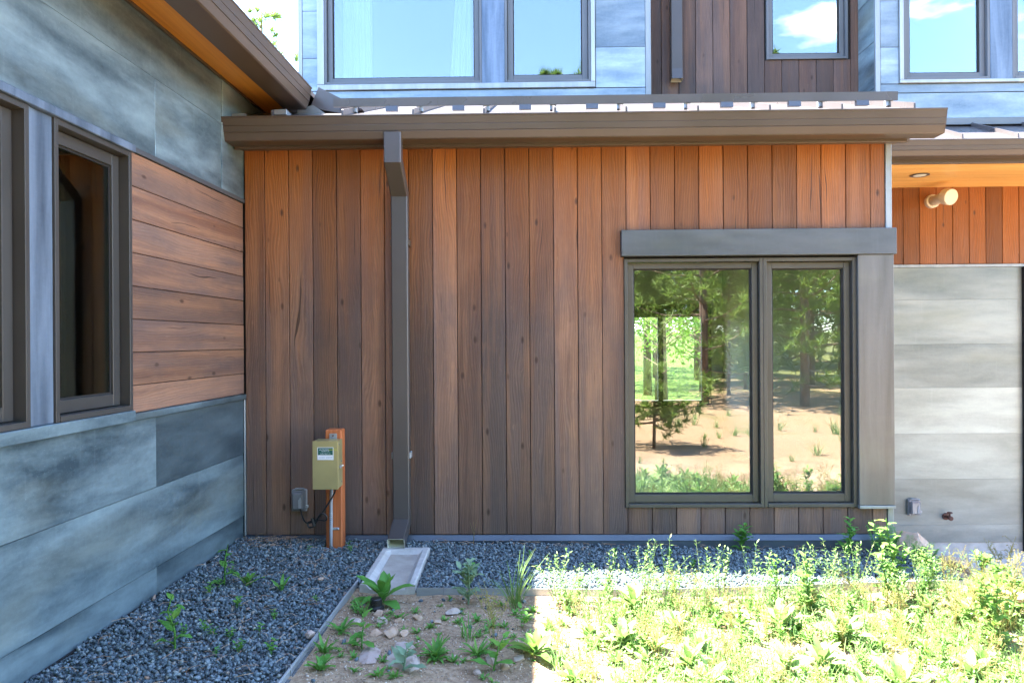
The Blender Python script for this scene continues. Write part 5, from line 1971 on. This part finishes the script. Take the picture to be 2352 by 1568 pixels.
place('feathery_weed', feathery(673, 0.20).mesh('feathery_weed', 'leaf_shade'), 2.44, 4.45, gl_(2.4) - 0.04, 0.9, None, 'smaller feathery green weed in front of the bushy one', 'weed')
Lg = Leafy(680)
for k in range(3):
    Lg.stem([(0, 0, 0), (0.004 * k, 0, 0.08), (-0.02 + 0.02 * k, 0, 0.15 + 0.01 * k)], 0.0012, 0.0006)
place('dry_stalk', Lg.mesh('dry_stalk', 'leaf_sorrel'), -0.34, 4.66, gl_(-0.3), 1.0, 0, 'thin dry stalk leaning by the base flashing right of downspout', 'stalk')

# ------------------------------------------------------------------ trees (in front of the house behind the viewer, and beyond the house)
def needles(cent, dirs, n, Ln, wd):
    """tufts of needles as thin triangles"""
    m = len(cent)
    d = dirs[:, None] * 0.55 + rng.normal(size=(m, n, 3)) * 0.55
    d /= np.linalg.norm(d, axis=2, keepdims=True)
    s = np.cross(d, rng.normal(size=(m, n, 3)))
    s /= np.linalg.norm(s, axis=2, keepdims=True) + 1e-9
    ln = Ln * rng.uniform(0.6, 1.15, (m, n, 1))
    c = cent[:, None]
    V = np.stack([c + s * wd, c - s * wd, c + d * ln + s * wd * 0.3, ], 2)
    return V.reshape(-1, 3)


def pine_data(seed, H, crown0=0.3, tuft=0.20, nb=46, spread=0.24, nn_=26, wd=0.007, pertuft=(8, 14)):
    rr = random.Random(seed)
    tr = MB()
    bend = [Vector((rr.gauss(0, 0.03) * H * 0.2 * t, rr.gauss(0, 0.03) * H * 0.2 * t, H * t)) for t in (0, 0.2, 0.4, 0.6, 0.8, 1.0)]
    bend[0] = Vector((0, 0, -0.2))
    tr.tube(bend, [H * 0.0105 * (1 - 0.85 * t) + 0.010 for t in (0, 0.2, 0.4, 0.6, 0.8, 1.0)], 9)

    def at(t):
        t = max(0, min(0.999, t)) * 5
        i = int(t)
        return bend[i].lerp(bend[i + 1], t - i)
    cents, dirs = [], []
    for k in range(nb):
        t = crown0 + (1 - crown0) * (k / nb) ** 0.9
        a = k * 2.4 + rr.uniform(-.5, .5)
        prof = math.sin(math.pi * min(1, (t - crown0) / (1 - crown0) * 0.78 + 0.22)) ** 0.7
        l = H * spread * prof * rr.uniform(0.65, 1.2) + 0.1
        b = at(t)
        e = b + Vector((math.cos(a) * l, math.sin(a) * l, l * rr.uniform(-0.05, 0.45)))
        m1 = b.lerp(e, 0.5) + Vector((0, 0, -l * 0.06))
        tr.tube([b, m1, e], [0.010 + l * 0.012, 0.007 + l * 0.006, 0.005], 4, caps=False)
        for j in range(rr.randint(*pertuft)):
            u = rr.uniform(0.3, 1.0)
            c = b.lerp(e, u) + Vector((rr.gauss(0, 1), rr.gauss(0, 1), rr.gauss(0.2, 0.7))) * l * 0.17
            cents.append(c); dirs.append(((e - b).normalized() * 0.5 + Vector((0, 0, 0.8))).normalized())
        cents.append(e); dirs.append((e - b).normalized())
    V = needles(np.array(cents), np.array(dirs), nn_, tuft, wd)
    return tr, V


def tri_mesh(name, V, mat):
    me = bpy.data.meshes.new(name)
    n = len(V)
    me.vertices.add(n)
    me.vertices.foreach_set('co', np.asarray(V, np.float32).ravel())
    me.loops.add(n)
    me.loops.foreach_set('vertex_index', np.arange(n, dtype=np.int32))
    me.polygons.add(n // 3)
    me.polygons.foreach_set('loop_start', np.arange(0, n, 3, dtype=np.int32))
    me.update(calc_edges=True)
    me.materials.append(MATS[mat])
    return me


def tree_kind(name, data, mat):
    tr, V = data
    tm = tr.mesh('trunk', recalc=False, smooth=True)
    tm.materials.append(MATS['bark'])
    return tm, tri_mesh('crown', V, mat)


def plant_tree(name, kind, x, y, s, label, group=None, rz_=None):
    r = empty(name, (x, y, ground_z(x, y)))
    r.scale = (s, s, s)
    r.rotation_euler = (0, 0, random.uniform(0, 6.28) if rz_ is None else rz_)
    for nm, me in zip(('trunk', 'crown'), kind):
        o = bpy.data.objects.new(nm, me)
        COL.objects.link(o)
        o.parent = r
    return tag(r, label, 'tree', group)


pines = [tree_kind('pine_tree', pine_data(700 + k, 9.0, (0.16, 0.06, 0.10)[k], 0.24, 84, (0.22, 0.17, 0.20)[k], 24, 0.011), 'leaf_pine') for k in range(3)]
YB = [(3.7, -5.2, 0.95), (5.6, -4.8, 1.0), (2.2, -9.5, 1.1), (4.4, -9.0, 1.0), (7.2, -8.6, 1.15), (1.0, -13, 1.2), (3.2, -14, 1.25), (5.8, -13, 1.1), (8.6, -12.5, 1.2), (10.8, -15, 1.3),
      (2.0, -19, 1.3), (5.0, -20, 1.4), (8.0, -19, 1.3), (11.5, -22, 1.4), (0.0, -24, 1.4), (14.0, -20, 1.4), (6.5, -27, 1.5), (-4.0, -17, 1.3), (-7.5, -14, 1.2), (-3.0, -28, 1.5), (17, -14, 1.2)]
YB += [(-8 + 2.1 * k + random.uniform(-0.8, 0.8), -17 - (k * 7 % 5) * 2.4, random.uniform(0.7, 1.2)) for k in range(18)]
YB += [(-14 + 2.6 * k + random.uniform(-1, 1), -34 - (k * 3 % 4) * 3, random.uniform(1.1, 1.6)) for k in range(20)]
YB += [(1.6 + 0.75 * k, -6.6 - (k * 5 % 4) * 1.3, random.uniform(0.25, 0.5)) for k in range(14)]
for k, (x, y, s_) in enumerate(YB):
    plant_tree('pine_tree', pines[1 if k in (0, 1, 3) else k % 3], x, y, s_, 'ponderosa pine on the slope facing the wood clad front, reflected in its window', 'pines facing the house')
dwarf = tree_kind('dwarf_pine', pine_data(760, 0.85, 0.30, 0.11, 34, 0.46, 30, 0.005, (7, 11)), 'leaf_pine')
plant_tree('dwarf_pine', dwarf, 1.72, 0.05, 1.25, 'small gnarled pine on the open sand reflected in the large window pane', rz_=0.8)
# grass on the slope facing the window
for k in range(60):
    x, y = random.uniform(1.2, 6.0), random.uniform(-4.0, 1.6)
    if mnoise.noise((x * 0.9, y * 0.9, 5)) < -0.05 and random.random() < 0.7:
        continue
    place('grass_tuft', M_gra[k % 6], x, y, ground_z(x, y), random.uniform(0.8, 1.7), None, 'grass tuft on the open sandy slope facing the house', 'grass tuft', 'grass tufts on the sandy slope', 0.2)

# green trees beyond the house, seen through the room's far window
def leafy_data(seed, H):
    rr = random.Random(seed)
    tr = MB()
    tr.tube([(0, 0, -0.2), (0.05, 0, H * 0.3), (0.0, 0.08, H * 0.6), (0.05, 0, H * 0.95)], [H * 0.02, H * 0.016, H * 0.011, 0.02], 8)
    cents = []
    for k in range(34):
        a = rr.uniform(0, 6.28)
        t = rr.uniform(0.25, 1.0)
        l = H * 0.24 * math.sin(math.pi * (0.25 + 0.7 * t)) * rr.uniform(0.5, 1.1)
        b = Vector((0.03, 0.03, H * t * 0.85))
        e = b + Vector((math.cos(a) * l, math.sin(a) * l, l * 0.5))
        tr.tube([b, e], [0.03, 0.01], 4, caps=False)
        cents += [tuple(e + Vector((rr.gauss(0, 1), rr.gauss(0, 1), rr.gauss(0, 1))) * H * 0.045) for _ in range(60)]
    C_ = np.array(cents)
    n = len(C_)
    d = rng.normal(size=(n, 3)); d /= np.linalg.norm(d, axis=1)[:, None]
    e = np.cross(d, rng.normal(size=(n, 3))); e /= np.linalg.norm(e, axis=1)[:, None]
    s_ = rng.uniform(0.06, 0.13, (n, 1))
    V = np.stack([C_ + d * s_, C_ + e * s_ * 0.8, C_ - d * s_], 1).reshape(-1, 3)
    return tr, V


aspens = [tree_kind('aspen_tree', leafy_data(800 + k, 8.0), 'leaf_aspen') for k in range(2)]
for k, (x, y, s_) in enumerate([(3.0, 15.5, 0.6), (4.3, 17, 0.7), (3.5, 18.5, 0.75), (2.5, 19, 0.8), (4.1, 22, 0.9), (5.2, 20, 0.85), (3.3, 24, 1.0), (6.2, 24, 1.0), (4.6, 27, 1.1), (5.6, 30, 1.2), (3.9, 33, 1.2), (7.2, 29, 1.2), (2.6, 30, 1.1), (8.4, 35, 1.3), (6.6, 36, 1.4), (4.7, 40, 1.5)]):
    plant_tree('aspen_tree', aspens[k % 2], x, y, s_, 'bright green tree in the meadow beyond the house', 'trees in the meadow beyond the house')
# pine whose top shows over the left roof
tp = tree_kind('pine_tree', pine_data(731, 8.4, 0.3, 0.26, 30, 0.15, 42, 0.010, (2, 4)), 'leaf_pine')
plant_tree('pine_tree', tp, -5.6, 15.5, 1.0, 'sunlit pine top showing between the left roof and upper storey', rz_=0.0)
